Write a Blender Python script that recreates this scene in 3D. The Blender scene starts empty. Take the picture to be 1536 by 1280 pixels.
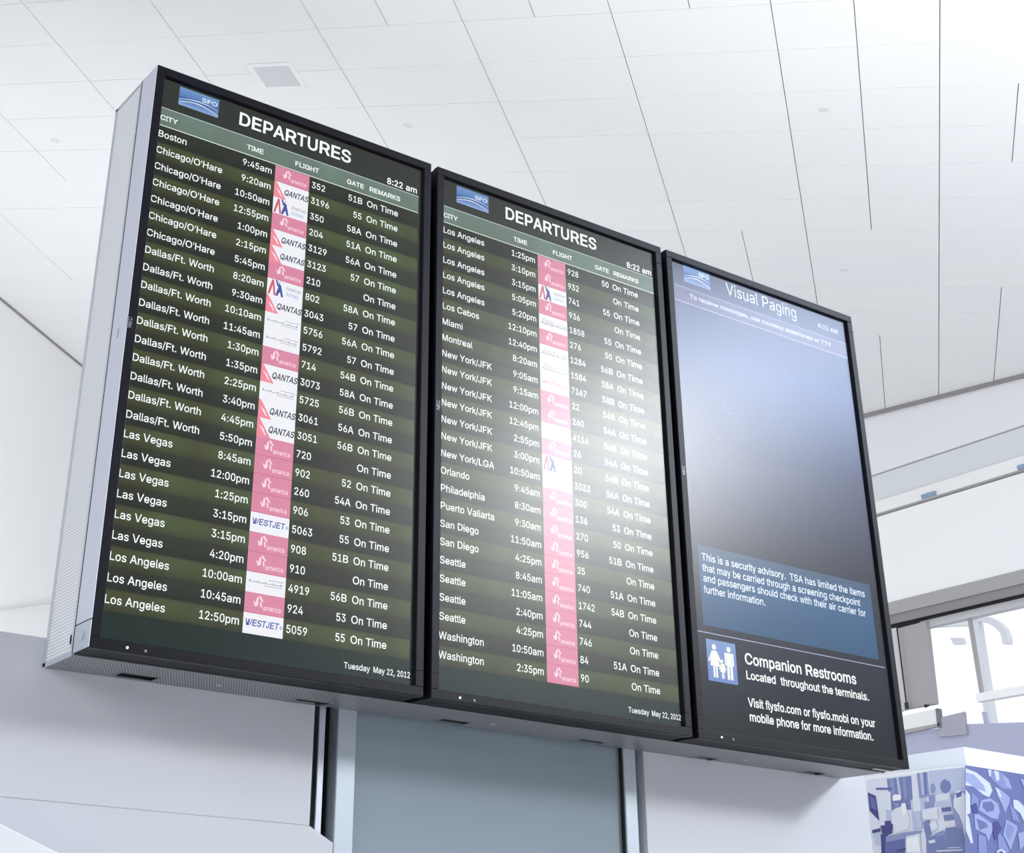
import bpy, bmesh, math, random
from mathutils import Vector, Matrix
random.seed(7)
PI = math.pi
sc = bpy.context.scene
COL = sc.collection

# ------------------------------------------------------------------ camera
CAM = Vector((-0.8208, -2.1162, 1.6))
ZT = 3.13463            # top of the monitors
ZB = ZT - 1.055         # bottom of the monitors
YAW, PIT, ROL = math.radians(-33.162), math.radians(27.095), math.radians(-1.236)
FPX, PPX, PPY = 2197.24, 617.28, 396.34
RM = (Matrix.Rotation(YAW, 3, 'Z') @ Matrix.Rotation(PIT, 3, 'X') @ Matrix.Rotation(ROL, 3, 'Y'))
cd = bpy.data.cameras.new('camera')
cam = bpy.data.objects.new('camera', cd); COL.objects.link(cam)
rgt, fwd, upv = RM.col[0], RM.col[1], RM.col[2]
M4 = Matrix((rgt, upv, -fwd)).transposed().to_4x4(); M4.translation = CAM
cam.matrix_world = M4
cd.sensor_fit = 'HORIZONTAL'; cd.sensor_width = 36.0
cd.lens = FPX * 36.0 / 1536.0
cd.shift_x = (768 - PPX) / 1536.0
cd.shift_y = -(640 - PPY) / 1536.0
cd.clip_start = 0.05; cd.clip_end = 300
sc.camera = cam

# ------------------------------------------------------------------ world, lights, exposure
w = bpy.data.worlds.new('world'); sc.world = w; w.use_nodes = True
bg = w.node_tree.nodes['Background']
bg.inputs[0].default_value = (0.93, 0.965, 1.0, 1); bg.inputs[1].default_value = 1.0
vs = sc.view_settings
vs.view_transform = 'Standard'; vs.look = 'None'; vs.gamma = 1.0; vs.use_curve_mapping = False
vs.exposure = 0.12
def area(name, loc, target, sx, sy, power, col=(1, 1, 1)):
    l = bpy.data.lights.new(name, 'AREA'); l.shape = 'RECTANGLE'; l.size = sx; l.size_y = sy
    l.energy = power; l.color = col
    o = bpy.data.objects.new(name, l); COL.objects.link(o); o.location = loc
    o.rotation_euler = (Vector(target) - Vector(loc)).to_track_quat('-Z', 'Y').to_euler()
    return o
area('fill_ceiling', (5.5, 0.0, 3.7), (8.0, 3.0, 9.0), 6, 5, 300, (1.0, 0.99, 0.97))  # added lamp without a fitting, brightens the ceiling
area('fill_gallery', (2.6, 9.0, 2.2), (4.6, 16.0, 4.0), 4, 3, 330, (1, 1, 1))  # extra lamp out of view, lifts the far left wall
area('fill_left', (-7.0, -2.6, 4.6), (0.2, 0.1, 2.4), 4, 3, 230, (0.94, 0.97, 1.0))  # added fill from the left for the wall and housing side

# ------------------------------------------------------------------ helpers
def ray(px, py):
    return RM @ Vector(((px - PPX) / FPX, 1.0, -(py - PPY) / FPX))
def hit(px, py, n, d0):
    d = ray(px, py); n = Vector(n)
    return CAM + d * ((d0 - n.dot(CAM)) / n.dot(d))
def at_y(px, py, Y): return hit(px, py, (0, 1, 0), Y)
def at_x(px, py, X): return hit(px, py, (1, 0, 0), X)

def mat(name, col, rough=0.6, metal=0.0, emis=None, estr=1.0, spec=0.5, noise=0.0, nscale=6.0, bump=0.0, bscale=200):
    m = bpy.data.materials.new(name); m.use_nodes = True
    nt = m.node_tree; b = nt.nodes['Principled BSDF']
    b.inputs['Base Color'].default_value = (*col, 1); b.inputs['Roughness'].default_value = rough
    b.inputs['Metallic'].default_value = metal; b.inputs['Specular IOR Level'].default_value = spec
    if emis:
        b.inputs['Emission Color'].default_value = (*emis, 1); b.inputs['Emission Strength'].default_value = estr
    tc = nt.nodes.new('ShaderNodeTexCoord')
    if noise:
        n = nt.nodes.new('ShaderNodeTexNoise'); n.inputs['Scale'].default_value = nscale
        n.inputs['Detail'].default_value = 4
        r = nt.nodes.new('ShaderNodeMixRGB'); r.blend_type = 'MULTIPLY'; r.inputs[0].default_value = 1
        cr = nt.nodes.new('ShaderNodeValToRGB')
        cr.color_ramp.elements[0].color = (1 - noise, 1 - noise, 1 - noise, 1); cr.color_ramp.elements[0].position = 0.3
        cr.color_ramp.elements[1].color = (1, 1, 1, 1); cr.color_ramp.elements[1].position = 0.7
        nt.links.new(tc.outputs['Object'], n.inputs['Vector']); nt.links.new(n.outputs['Fac'], cr.inputs[0])
        r.inputs[1].default_value = (*col, 1); nt.links.new(cr.outputs[0], r.inputs[2])
        nt.links.new(r.outputs[0], b.inputs['Base Color'])
    if bump:
        n2 = nt.nodes.new('ShaderNodeTexNoise'); n2.inputs['Scale'].default_value = bscale
        bp = nt.nodes.new('ShaderNodeBump'); bp.inputs['Strength'].default_value = bump; bp.inputs['Distance'].default_value = 0.002
        nt.links.new(tc.outputs['Object'], n2.inputs['Vector']); nt.links.new(n2.outputs['Fac'], bp.inputs['Height'])
        nt.links.new(bp.outputs[0], b.inputs['Normal'])
    return m

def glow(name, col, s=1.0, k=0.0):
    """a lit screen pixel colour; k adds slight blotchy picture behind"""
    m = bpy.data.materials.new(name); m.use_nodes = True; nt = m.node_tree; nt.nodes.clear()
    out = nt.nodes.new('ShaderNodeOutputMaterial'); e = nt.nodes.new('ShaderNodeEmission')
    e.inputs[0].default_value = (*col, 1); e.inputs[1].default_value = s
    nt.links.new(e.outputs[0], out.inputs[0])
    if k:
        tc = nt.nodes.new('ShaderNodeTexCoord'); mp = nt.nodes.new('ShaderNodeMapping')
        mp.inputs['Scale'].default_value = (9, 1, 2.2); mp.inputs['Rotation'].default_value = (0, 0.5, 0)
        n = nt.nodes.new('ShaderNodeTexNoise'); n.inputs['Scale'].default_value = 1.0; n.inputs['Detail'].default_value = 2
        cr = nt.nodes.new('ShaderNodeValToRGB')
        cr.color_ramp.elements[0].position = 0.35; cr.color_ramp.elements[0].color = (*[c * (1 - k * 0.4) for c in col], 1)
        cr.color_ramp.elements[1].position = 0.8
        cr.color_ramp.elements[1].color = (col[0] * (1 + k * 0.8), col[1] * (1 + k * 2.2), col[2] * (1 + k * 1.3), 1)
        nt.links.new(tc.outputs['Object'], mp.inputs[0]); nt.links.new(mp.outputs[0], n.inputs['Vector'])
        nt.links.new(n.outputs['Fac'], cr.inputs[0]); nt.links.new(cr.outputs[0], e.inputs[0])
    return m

def glow_grad(name, stops, k=0.0):
    """vertical picture gradient (Generated Z) of a displayed image or of painted glare"""
    m = glow(name, (0, 0, 0)); nt = m.node_tree
    e = [n for n in nt.nodes if n.type == 'EMISSION'][0]
    tc = nt.nodes.new('ShaderNodeTexCoord'); sp = nt.nodes.new('ShaderNodeSeparateXYZ'); cr = nt.nodes.new('ShaderNodeValToRGB')
    nt.links.new(tc.outputs['Generated'], sp.inputs[0]); nt.links.new(sp.outputs[2], cr.inputs[0])
    while len(cr.color_ramp.elements) < len(stops): cr.color_ramp.elements.new(0.5)
    for el, (p, c) in zip(cr.color_ramp.elements, stops): el.position = p; el.color = (*c, 1)
    last = cr.outputs[0]
    if k:
        mp = nt.nodes.new('ShaderNodeMapping'); mp.inputs['Scale'].default_value = (9, 1, 3); mp.inputs['Rotation'].default_value = (0, 0.5, 0)
        n = nt.nodes.new('ShaderNodeTexNoise'); n.inputs['Scale'].default_value = 1.0; n.inputs['Detail'].default_value = 2
        c2 = nt.nodes.new('ShaderNodeValToRGB')
        c2.color_ramp.elements[0].position = 0.45; c2.color_ramp.elements[0].color = (1, 1, 1, 1)
        c2.color_ramp.elements[1].position = 0.75; c2.color_ramp.elements[1].color = (1 + k * .4, 1 + k, 1 + k * .8, 1)
        mx = nt.nodes.new('ShaderNodeMixRGB'); mx.blend_type = 'MULTIPLY'; mx.inputs[0].default_value = 1
        oi = nt.nodes.new('ShaderNodeNewGeometry')
        nt.links.new(oi.outputs['Position'], mp.inputs[0]); nt.links.new(mp.outputs[0], n.inputs['Vector'])
        nt.links.new(n.outputs['Fac'], c2.inputs[0]); nt.links.new(last, mx.inputs[1]); nt.links.new(c2.outputs[0], mx.inputs[2])
        last = mx.outputs[0]
    nt.links.new(last, e.inputs[0])
    return m

def pane_mat(name, ior, rough, tint=(1, 1, 1), bump=0.0):
    m = bpy.data.materials.new(name); m.use_nodes = True; nt = m.node_tree; nt.nodes.clear()
    out = nt.nodes.new('ShaderNodeOutputMaterial'); mx = nt.nodes.new('ShaderNodeMixShader')
    fr = nt.nodes.new('ShaderNodeFresnel'); fr.inputs[0].default_value = ior
    t = nt.nodes.new('ShaderNodeBsdfTransparent'); t.inputs[0].default_value = (*tint, 1)
    g = nt.nodes.new('ShaderNodeBsdfGlossy'); g.inputs['Roughness'].default_value = rough
    ge = nt.nodes.new('ShaderNodeNewGeometry'); sb = nt.nodes.new('ShaderNodeMath'); sb.operation = 'SUBTRACT'; sb.inputs[0].default_value = 1
    ml = nt.nodes.new('ShaderNodeMath'); ml.operation = 'MULTIPLY'
    nt.links.new(ge.outputs['Backfacing'], sb.inputs[1]); nt.links.new(sb.outputs[0], ml.inputs[0]); nt.links.new(fr.outputs[0], ml.inputs[1])
    nt.links.new(ml.outputs[0], mx.inputs[0]); nt.links.new(t.outputs[0], mx.inputs[1])
    nt.links.new(g.outputs[0], mx.inputs[2]); nt.links.new(mx.outputs[0], out.inputs[0])
    return m

def perforated(name, col, hole, axes, pitch=0.005, rad=0.34, rough=0.45):
    """sheet metal with staggered punched holes on a plane of the two given object axes"""
    m = mat(name, col, rough, 0.35); nt = m.node_tree; b = nt.nodes['Principled BSDF']
    tc = nt.nodes.new('ShaderNodeTexCoord'); sp = nt.nodes.new('ShaderNodeSeparateXYZ')
    nt.links.new(tc.outputs['Object'], sp.inputs[0])
    def mth(op, a, bb=None):
        n = nt.nodes.new('ShaderNodeMath'); n.operation = op
        for i, v in enumerate((a, bb)):
            if v is None: continue
            if isinstance(v, (int, float)): n.inputs[i].default_value = v
            else: nt.links.new(v, n.inputs[i])
        return n.outputs[0]
    u = mth('DIVIDE', sp.outputs[axes[0]], pitch); v = mth('DIVIDE', sp.outputs[axes[1]], pitch)
    row = mth('FLOOR', v); sh = mth('MULTIPLY', mth('FRACT', mth('MULTIPLY', row, 0.5)), 1.0)
    fu = mth('SUBTRACT', mth('FRACT', mth('ADD', u, sh)), 0.5); fv = mth('SUBTRACT', mth('FRACT', v), 0.5)
    d = mth('SQRT', mth('ADD', mth('MULTIPLY', fu, fu), mth('MULTIPLY', fv, fv)))
    k = mth('LESS_THAN', d, rad)
    mx = nt.nodes.new('ShaderNodeMixRGB'); nt.links.new(k, mx.inputs[0])
    mx.inputs[1].default_value = (*col, 1); mx.inputs[2].default_value = (*hole, 1)
    nt.links.new(mx.outputs[0], b.inputs['Base Color'])
    return m

def link(name, me, m, parent=None, loc=None):
    o = bpy.data.objects.new(name, me); COL.objects.link(o)
    ms = m if isinstance(m, (list, tuple)) else [m]
    if not me.materials:
        for q in ms: me.materials.append(q)
    if parent: o.parent = parent
    if loc: o.location = loc
    return o
def empty(name, loc=(0, 0, 0), rot=(0, 0, 0)):
    o = bpy.data.objects.new(name, None); COL.objects.link(o); o.location = loc; o.rotation_euler = rot
    o.empty_display_size = 0.1; return o
def tag(o, label=None, cat=None, group=None, kind=None):
    if label: o['label'] = label
    if cat: o['category'] = cat
    if group: o['group'] = group
    if kind: o['kind'] = kind
    return o

class MB:
    """collects shapes into one mesh"""
    def __init__(s): s.v = []; s.f = []; s.mi = []
    def box(s, x0, x1, y0, y1, z0, z1, mi=0):
        b = len(s.v)
        s.v += [(x, y, z) for x in (x0, x1) for y in (y0, y1) for z in (z0, z1)]
        for q in ((0, 1, 3, 2), (4, 6, 7, 5), (0, 4, 5, 1), (2, 3, 7, 6), (0, 2, 6, 4), (1, 5, 7, 3)):
            s.f.append([b + i for i in q]); s.mi.append(mi)
        return s
    def prism(s, pts, off, mi=0):
        """polygon (3d points) extruded by vector off"""
        b = len(s.v); n = len(pts); off = Vector(off)
        s.v += [tuple(p) for p in pts] + [tuple(Vector(p) + off) for p in pts]
        s.f.append([b + i for i in range(n)]); s.f.append([b + n + i for i in reversed(range(n))]); s.mi += [mi, mi]
        for i in range(n):
            j = (i + 1) % n; s.f.append([b + j, b + i, b + n + i, b + n + j]); s.mi.append(mi)
        return s
    def poly(s, pts, mi=0):
        b = len(s.v); s.v += [tuple(p) for p in pts]; s.f.append([b + i for i in range(len(pts))]); s.mi.append(mi); return s
    def tube(s, p, q, r, n=12, r2=None, mi=0):
        p, q = Vector(p), Vector(q); d = (q - p).normalized()
        a = d.orthogonal().normalized(); c = d.cross(a); b = len(s.v); r2 = r if r2 is None else r2
        for P, rr in ((p, r), (q, r2)):
            s.v += [tuple(P + (a * math.cos(2 * PI * i / n) + c * math.sin(2 * PI * i / n)) * rr) for i in range(n)]
        for i in range(n):
            j = (i + 1) % n; s.f.append([b + i, b + j, b + n + j, b + n + i]); s.mi.append(mi)
        s.f.append([b + i for i in reversed(range(n))]); s.f.append([b + n + i for i in range(n)]); s.mi += [mi, mi]
        return s
    def ring(s, xo, xi, yo, y0, y1, mi=0):
        """rectangular frame: xo=(x0,x1,z0,z1) outer, xi inner, between depths y0..y1"""
        X0, X1, Z0, Z1 = xo; x0, x1, z0, z1 = xi
        s.box(X0, X1, y0, y1, z1, Z1, mi); s.box(X0, X1, y0, y1, Z0, z0, mi)
        s.box(X0, x0, y0, y1, z0, z1, mi); s.box(x1, X1, y0, y1, z0, z1, mi); return s
    def build(s, name, m, parent=None, bevel=0.0, smooth=False):
        me = bpy.data.meshes.new(name); me.from_pydata(s.v, [], s.f)
        ms = m if isinstance(m, (list, tuple)) else [m]
        for q in ms: me.materials.append(q)
        me.polygons.foreach_set('material_index', s.mi)
        bm = bmesh.new(); bm.from_mesh(me)
        bmesh.ops.recalc_face_normals(bm, faces=bm.faces)
        if bevel: bmesh.ops.bevel(bm, geom=bm.edges[:], offset=bevel, segments=2, affect='EDGES', profile=0.6)
        bm.to_mesh(me); bm.free()
        if smooth: me.polygons.foreach_set('use_smooth', [True] * len(me.polygons))
        return link(name, me, ms, parent)

# ------------------------------------------------------------------ materials
M = {}
M['ceil'] = mat('ceiling_white', (0.86, 0.865, 0.87), 0.75, noise=0.02, nscale=0.6)
M['ceil_b'] = mat('ceiling_white_b', (0.845, 0.85, 0.86), 0.75)
M['ceil_gap'] = mat('ceiling_plenum', (0.40, 0.40, 0.42), 0.9)
M['soffit'] = mat('soffit_white', (0.80, 0.81, 0.83), 0.7)
M['wall'] = mat('wall_paint', (0.66, 0.67, 0.71), 0.55, bump=0.05, bscale=90)
M['white'] = mat('white_gloss', (0.88, 0.88, 0.89), 0.4)
M['greyp'] = mat('grey_panel', (0.40, 0.39, 0.41), 0.6)
M['greyd'] = mat('grey_beam', (0.28, 0.27, 0.28), 0.55)
M['lav'] = mat('lavender_wall', (0.47, 0.49, 0.66), 0.55)
M['lavw'] = mat('lavender_pale', (0.64, 0.70, 0.80), 0.4)
M['alu'] = mat('satin_aluminium', (0.62, 0.66, 0.72), 0.38, 0.55)
M['trim'] = mat('door_trim_metal', (0.50, 0.55, 0.60), 0.35, 0.5)
M['dark'] = mat('dark_metal', (0.012, 0.013, 0.014), 0.45)
M['bezel'] = mat('bezel_black', (0.010, 0.010, 0.015), 0.40, spec=0.15)
M['case'] = mat('monitor_case_dark', (0.012, 0.011, 0.012), 0.55, spec=0.2)
M['side'] = mat('monitor_silver_side', (0.66, 0.68, 0.77), 0.45, 0.25)
M['logo_grey'] = mat('badge_grey', (0.30, 0.31, 0.33), 0.4)
M['black'] = mat('void_black', (0.004, 0.004, 0.004), 0.9)
M['perf_side'] = perforated('perforated_side', (0.88, 0.89, 0.91), (0.50, 0.51, 0.55), (1, 2), 0.0055, 0.30, 0.6)
M['perf_under'] = perforated('perforated_under', (0.45, 0.45, 0.455), (0.02, 0.02, 0.021), (0, 1), 0.0050, 0.36)
M['edge'] = mat('housing_edge', (0.34, 0.34, 0.35), 0.4, 0.5)
M['floor'] = mat('terrazzo', (0.62, 0.62, 0.62), 0.35, noise=0.15, nscale=3)
M['glassdoor'] = mat('frosted_glass', (0.30, 0.36, 0.40), 0.12, spec=0.6)
M['sky_pane'] = mat('skylight_pane', (1, 1, 1), 0.5, emis=(0.95, 0.98, 1.0), estr=114)
M['sky_pane_b'] = mat('skylight_pane_blue', (1, 1, 1), 0.5, emis=(0.55, 0.70, 1.0), estr=20)
M['lamp_blue'] = mat('lamp_lens', (0.25, 0.35, 0.5), 0.3)
M['window_glass'] = pane_mat('window_glass', 1.2, 0.02)
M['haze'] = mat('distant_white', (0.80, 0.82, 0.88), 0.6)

# ------------------------------------------------------------------ ceiling (sloping plane on the grid A, B)
A = Vector((0.7790, 0.62661, -0.02256)).normalized()
B = Vector((-0.61823, 0.77359, 0.13913)); B = (B - A * B.dot(A)).normalized()
N = A.cross(B).normalized()
if N.z < 0: N = -N
DC = 7.0
O7 = CAM + N * DC
def ceil(u, v, up=0.0): return O7 + A * (u * DC) - B * (v * DC) + N * up
# frame on the ceiling: local x = A, local y = -B, z = N   (left-handed safe: use points directly)
mb = MB()
def edge_u(v): return 2.4125 - 0.79 * v
slab = [ceil(-2.6, 2.6, .03), ceil(edge_u(2.6), 2.6, .03), ceil(edge_u(-.4), -.4, .03), ceil(edge_u(-1.643), -1.643, .03), ceil(-2.6, -1.643, .03)]
ce = mb.prism(slab, N * 0.2).build('ceiling', M['ceil_gap']); tag(ce, kind='structure')
PU, PV = 0.08563, 0.1733
U0 = 1.318 - PU * 4
mains = [-1.643, -1.445, -1.261, -1.0755, -0.901, -0.709, -0.5245, -0.3487, -0.173, 0.0, 0.173, 0.346]
def joints(k):
    uc = U0 + PU * (k + .5); J = list(mains)
    if uc > 1.68 and -1.261 in J: J.remove(-1.261)
    if (uc < 1.74 or uc > 2.0): J.remove(-1.445)
    if uc < 1.83 or uc > 2.18: J.append(-0.0867)
    if uc < 1.318 or 1.83 < uc < 1.99: J.append(-0.2605)
    if uc < 1.318: J += [-0.4375, -0.618]
    if 1.489 < uc < 1.66 or uc > 1.99: J.append(0.0835)
    return sorted(J)
for k in range(32):
    u0 = U0 + PU * k; u1 = u0 + PU
    J = joints(k)
    for v0, v1 in zip(J, J[1:]):
        gu, gv = 0.0015 / DC, 0.0036 / DC
        a, b, c_, d = u0 + gu, u1 - gu, v0 + gv, v1 - gv
        # clip against the diagonal end of the ceiling
        poly = [(a, c_), (b, c_), (b, d), (a, d)]
        def inside(p): return p[0] <= edge_u(p[1]) - 1e-6
        out = []
        for i in range(4):
            p, q = poly[i], poly[(i + 1) % 4]; ip, iq = inside(p), inside(q)
            if ip: out.append(p)
            if ip != iq:
                lo, hi = (p, q) if ip else (q, p)
                for _ in range(25):
                    m_ = ((lo[0] + hi[0]) / 2, (lo[1] + hi[1]) / 2)
                    if inside(m_): lo = m_
                    else: hi = m_
                out.append(lo)
        if len(out) < 3: continue
        dz = random.uniform(-0.0008, 0.0008)
        o = MB().prism([ceil(p[0], p[1], dz) for p in out], N * 0.022).build('panel', M['ceil'] if random.random() < .6 else M['ceil_b'], ce)
# dark grey trim along the diagonal end and the gallery end
mb = MB().prism([ceil(edge_u(v) + dd, v, -0.045) for v, dd in ((-1.6, -.0062), (1.2, -.0062), (1.2, -.0012), (-1.6, -.0012))], N * 0.3)
tag(mb.build('trim_1', M['greyd']), kind='structure')
mb = MB().prism([ceil(-1, -1.643, -0.03), ceil(3.3, -1.643, -.03), ceil(3.3, -1.6475, -.03), ceil(-1, -1.6475, -.03)], N * 0.25)
tag(mb.build('trim_2', M['greyd']), kind='structure')

# square recessed ceiling fitting
f = empty('ceiling_speaker', ceil(1.411, -0.80)); tag(f, 'small square recessed fitting in the white ceiling above the left monitor', 'ceiling fitting')
def cp(u, v, up): return ceil(u, v, up) - f.location
u0, u1, v0, v1 = 1.382, 1.440, -0.832, -0.770
m1 = MB()
for (a, b, c_, d) in ((u0, u0 + .006, v0, v1), (u1 - .006, u1, v0, v1), (u0 + .006, u1 - .006, v0, v0 + .006), (u0 + .006, u1 - .006, v1 - .006, v1)):
    m1.prism([cp(a, c_, -.012), cp(b, c_, -.012), cp(b, d, -.012), cp(a, d, -.012)], N * 0.011)
m1.build('frame', M['white'], f)
MB().prism([cp(u0 + .006, v0 + .006, -.005), cp(u1 - .006, v0 + .006, -.005), cp(u1 - .006, v1 - .006, -.005), cp(u0 + .006, v1 - .006, -.005)], N * 0.004).build('grille', mat('grille_grey', (0.66, 0.67, 0.69), .7), f)
# small round sprinkler caps
for (u, v), lb in zip(((1.5294, -0.1302), (1.9490, -0.1294), (1.5364, -0.6625), (1.5484, -1.2137)),
                  ('small round sprinkler cap in the ceiling high at the upper right', 'small round sprinkler cap in the ceiling above the right monitor',
                   'small round sprinkler cap in the ceiling above the gap between left and middle monitors', 'small round sprinkler cap in the ceiling left of the left monitor')):
    P = ceil(u, v); o = MB().tube((0, 0, 0), -N * 0.008, 0.045, 20, 0.04).build('sprinkler_cap', mat('cap_grey', (0.74, 0.74, 0.76), .5)); o.location = P
    tag(o, lb, 'sprinkler', 'sprinkler caps in the ceiling')

# skylights behind the viewer, whose light falls on the board
def skylight(n, u0, u1, v0, v1, m, lb):
    cu, cv = (u0 + u1) / 2, (v0 + v1) / 2; b = ceil(cu, cv); e = empty('skylight', b); tag(e, lb, 'skylight')
    def q(u, v, up): return ceil(u, v, up) - b
    fr = MB(); t = .008
    for (a, bb, c_, d) in ((u0 - t, u0, v0 - t, v1 + t), (u1, u1 + t, v0 - t, v1 + t), (u0, u1, v0 - t, v0), (u0, u1, v1, v1 + t)):
        fr.prism([q(a, c_, -.05), q(bb, c_, -.05), q(bb, d, -.05), q(a, d, -.05)], N * 0.075)
    fr.build('frame', M['white'], e)
    for i in range(n):
        a = v0 + (v1 - v0) * i / n + .004; d = v0 + (v1 - v0) * (i + 1) / n - .004
        MB().prism([q(u0, a, 0), q(u1, a, 0), q(u1, d, 0), q(u0, d, 0)], N * 0.01).build('pane', m, e)
skylight(4, 0.37, 0.555, 1.34, 1.86, M['sky_pane'], 'long bright skylight in the ceiling behind the viewer')
skylight(4, 0.60, 0.83, 0.98, 1.52, M['sky_pane_b'], 'pale blue skylight in the ceiling behind the viewer')

# ------------------------------------------------------------------ floor
tag(MB().box(-40, 45, -40, 45, -0.2, 0).build('floor', M['floor']), kind='structure')

# end wall of the hall behind the viewer, added unseen to darken screen reflections
def ceil_z(x, y): return (N.dot(O7) - N.x * x - N.y * y) / N.z
wb = MB().prism([(-14, -15, 0), (24, -15, 0), (24, -15, ceil_z(24, -15) + .1), (-14, -15, ceil_z(-14, -15) + .1)], (0, -.3, 0))
tag(wb.build('wall_back', mat('end_wall_grey', (0.30, 0.31, 0.33), .8)), kind='structure')

# ------------------------------------------------------------------ right side of the hall, a plane of constant x
XR = 13.075
def yz(mb, y0, y1, z0, z1, x0, x1, mi=0): return mb.box(x0, x1, y0, y1, z0, z1, mi)
wr = MB(); yz(wr, -6, 21.5, 7.488, 9.9, XR, XR + .3); tag(wr.build('wall_right', M['soffit']), kind='structure')
s = MB(); yz(s, -6, 21.5, 7.15, 7.478, XR + .03, XR + .3); tag(s.build('trim_3', mat('soffit_cool', (0.70, 0.735, 0.75), .7)), kind='structure')
s = MB(); yz(s, -6, 21.5, 7.001, 7.144, XR - .02, XR + .3); tag(s.build('trim_4', M['white']), kind='structure')
s = MB(); yz(s, -6, 21.5, 6.964, 7.001, XR + .10, XR + .3); tag(s.build('trim_5', M['greyd']), kind='structure')
wp = MB(); yz(wp, -6, 21.5, 5.932, 6.964, XR, XR + .3); tag(wp.build('wall_panel_right', mat('bright_white', (0.92, 0.93, 0.94), .5)), kind='structure')
s = MB(); yz(s, -6, 21.5, 5.789, 5.932, XR - .03, XR + .3); tag(s.build('trim_6', M['greyp']), kind='structure')
s = MB(); yz(s, -6, 21.5, 5.683, 5.789, XR + .0, XR + .3); tag(s.build('trim_7', M['greyd']), kind='structure')
s = MB(); yz(s, -6, 21.5, 5.662, 5.683, XR - .02, XR + .3); tag(s.build('trim_8', M['black']), kind='structure')
for (a, b, c_, d), lb in ((((1384, 746), (1405, 740)), None, None, None), 'small blue light fitting set in the white ledge above the bright panel, beside the monitor'), ((((1528, 703), (1542, 698)), None, None, None), 'small blue light fitting in the white ledge at the right edge'):
    P, Q = at_x(*a[0], XR - .02), at_x(*a[1], XR - .02)
    o = MB().box(-.02, .02, -abs(P.y - Q.y) / 2, abs(P.y - Q.y) / 2, -.022, .022).build('light_fitting', M['lamp_blue'], bevel=.004)
    o.location = (XR - .03, (P.y + Q.y) / 2, (P.z + Q.z) / 2); tag(o, lb, 'light fitting', 'light fittings in the ledge')

# clerestory window below the beam
wn = empty('window_1', (XR, 7.0, 4.5)); tag(wn, kind='structure')
def wloc(o): o.location = Vector(o.location) - wn.location; return o
fr = MB()
fr.box(XR + .05, XR + .15, 4, 8.545, 5.582, 5.662)                 # head
wloc(fr.build('window_frame', mat('window_frame_pale', (0.60, 0.60, 0.63), .5), wn))
def on_wall(p): return at_x(p[0], p[1], XR + .08)
def vbar(name, t0, t1, wpx, m, x=XR + .08, dep=.05):
    a, b = at_x(*t0, x), at_x(*t1, x); h = wpx / 2
    a2, b2 = at_x(t0[0] + wpx, t0[1], x), at_x(t1[0] + wpx, t1[1], x)
    return MB().prism([a, a2, b2, b], (dep, 0, 0)).build(name, m)
for t0, t1, wpx, mm in (((1449, 916), (1470.5, 1049), 3.2, M['greyp']), ((1472.5, 1068), (1476, 1086), 4, M['lav'])):
    o = vbar('mullion', t0, t1, wpx, mm); o.parent = wn; wloc(o)
gl = MB(); gl.box(XR + .12, XR + .125, 4, 8.545, 4.47, 5.582); wloc(gl.build('pane', M['window_glass'], wn))
s = MB(); s.box(XR + .05, XR + .14, 4, 7.962, 4.692, 4.777); wloc(s.build('window_rail', mat('rail_white', (0.97, 0.97, 0.98), .5), wn))

# grey panel between window and board, with its dark rod and bracket
gp = [at_x(*p, XR) for p in ((1345, 944), (1386, 931), (1402, 1057), (1340, 1068))]
o = MB().prism([at_x(*p, XR) for p in ((1343, 944), (1389, 932), (1403, 1056), (1359, 1064))], (.06, 0, 0)).build('wall_pier', M['greyp']); tag(o, kind='structure')
o = MB().prism([at_x(*p, XR - .01) for p in ((1300, 950), (1344, 942), (1361, 1064), (1316, 1076))], (.05, 0, 0)).build('trim_9', mat('pale_jamb', (0.62, 0.62, 0.64), .5)); tag(o, kind='structure')
r = empty('blind_rod', at_x(1360, 1062, XR - .06)); tag(r, 'thin dark vertical rod hanging beside the grey pier right of the board', 'rod')
a, b = at_x(1345, 940, XR - .06) - r.location, at_x(1360, 1060, XR - .06) - r.location
MB().tube(a, b, .008, 8).build('rod', M['dark'], r); MB().tube(b + Vector((0, 0, .04)), b - Vector((0, 0, .03)), .022, 10).build('weight', M['dark'], r)
o = MB().tube((0, .03, 0), (0, -.03, 0), .02, 8, .006).build('latch', M['dark']); o.location = at_x(1391, 1059, XR - .03); tag(o, 'small dark latch at the foot of the grey pier', 'latch')
# white projecting box below the pier with a dark end
bx = empty('ledge_box', at_x(1385, 1085, XR - .05)); tag(bx, 'white boxed ledge with a dark metal end, below the grey pier', 'ledge')
pts = [(1280, 1090), (1406, 1063), (1408, 1088), (1280, 1116)]
MB().prism([at_x(*p, XR - .05) - bx.location for p in pts], (.045, 0, 0)).build('body', M['white'], bx)
MB().prism([at_x(*p, XR - .06) - bx.location for p in ((1280, 1110), (1409, 1085), (1409, 1089.5), (1280, 1118))], (.055, 0, 0)).build('lip', M['greyp'], bx)
MB().prism([at_x(*p, XR - .06) - bx.location for p in ((1403, 1063), (1407.5, 1063), (1411, 1091), (1406, 1092))], (.055, 0, 0)).build('end_cap', mat('end_cap_green', (0.16, 0.20, 0.20), .4), bx)
# grey-lavender wall parts under the window
o = MB().prism([at_x(*p, XR - .04) for p in ((1408, 1077), (1446, 1068), (1448, 1089), (1449, 1102), (1408, 1106))], (.035, 0, 0)).build('trim_10', mat('grey_lavender', (0.42, 0.42, 0.50), .6)); tag(o, kind='structure')
lw = MB().prism([at_x(*p, XR) for p in ((1330, 1104), (1451, 1086.5), (1560, 1083), (1660, 1400), (1300, 1400))], (.3, 0, 0))
tag(lw.build('wall_lower_right', M['lav']), kind='structure')
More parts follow.
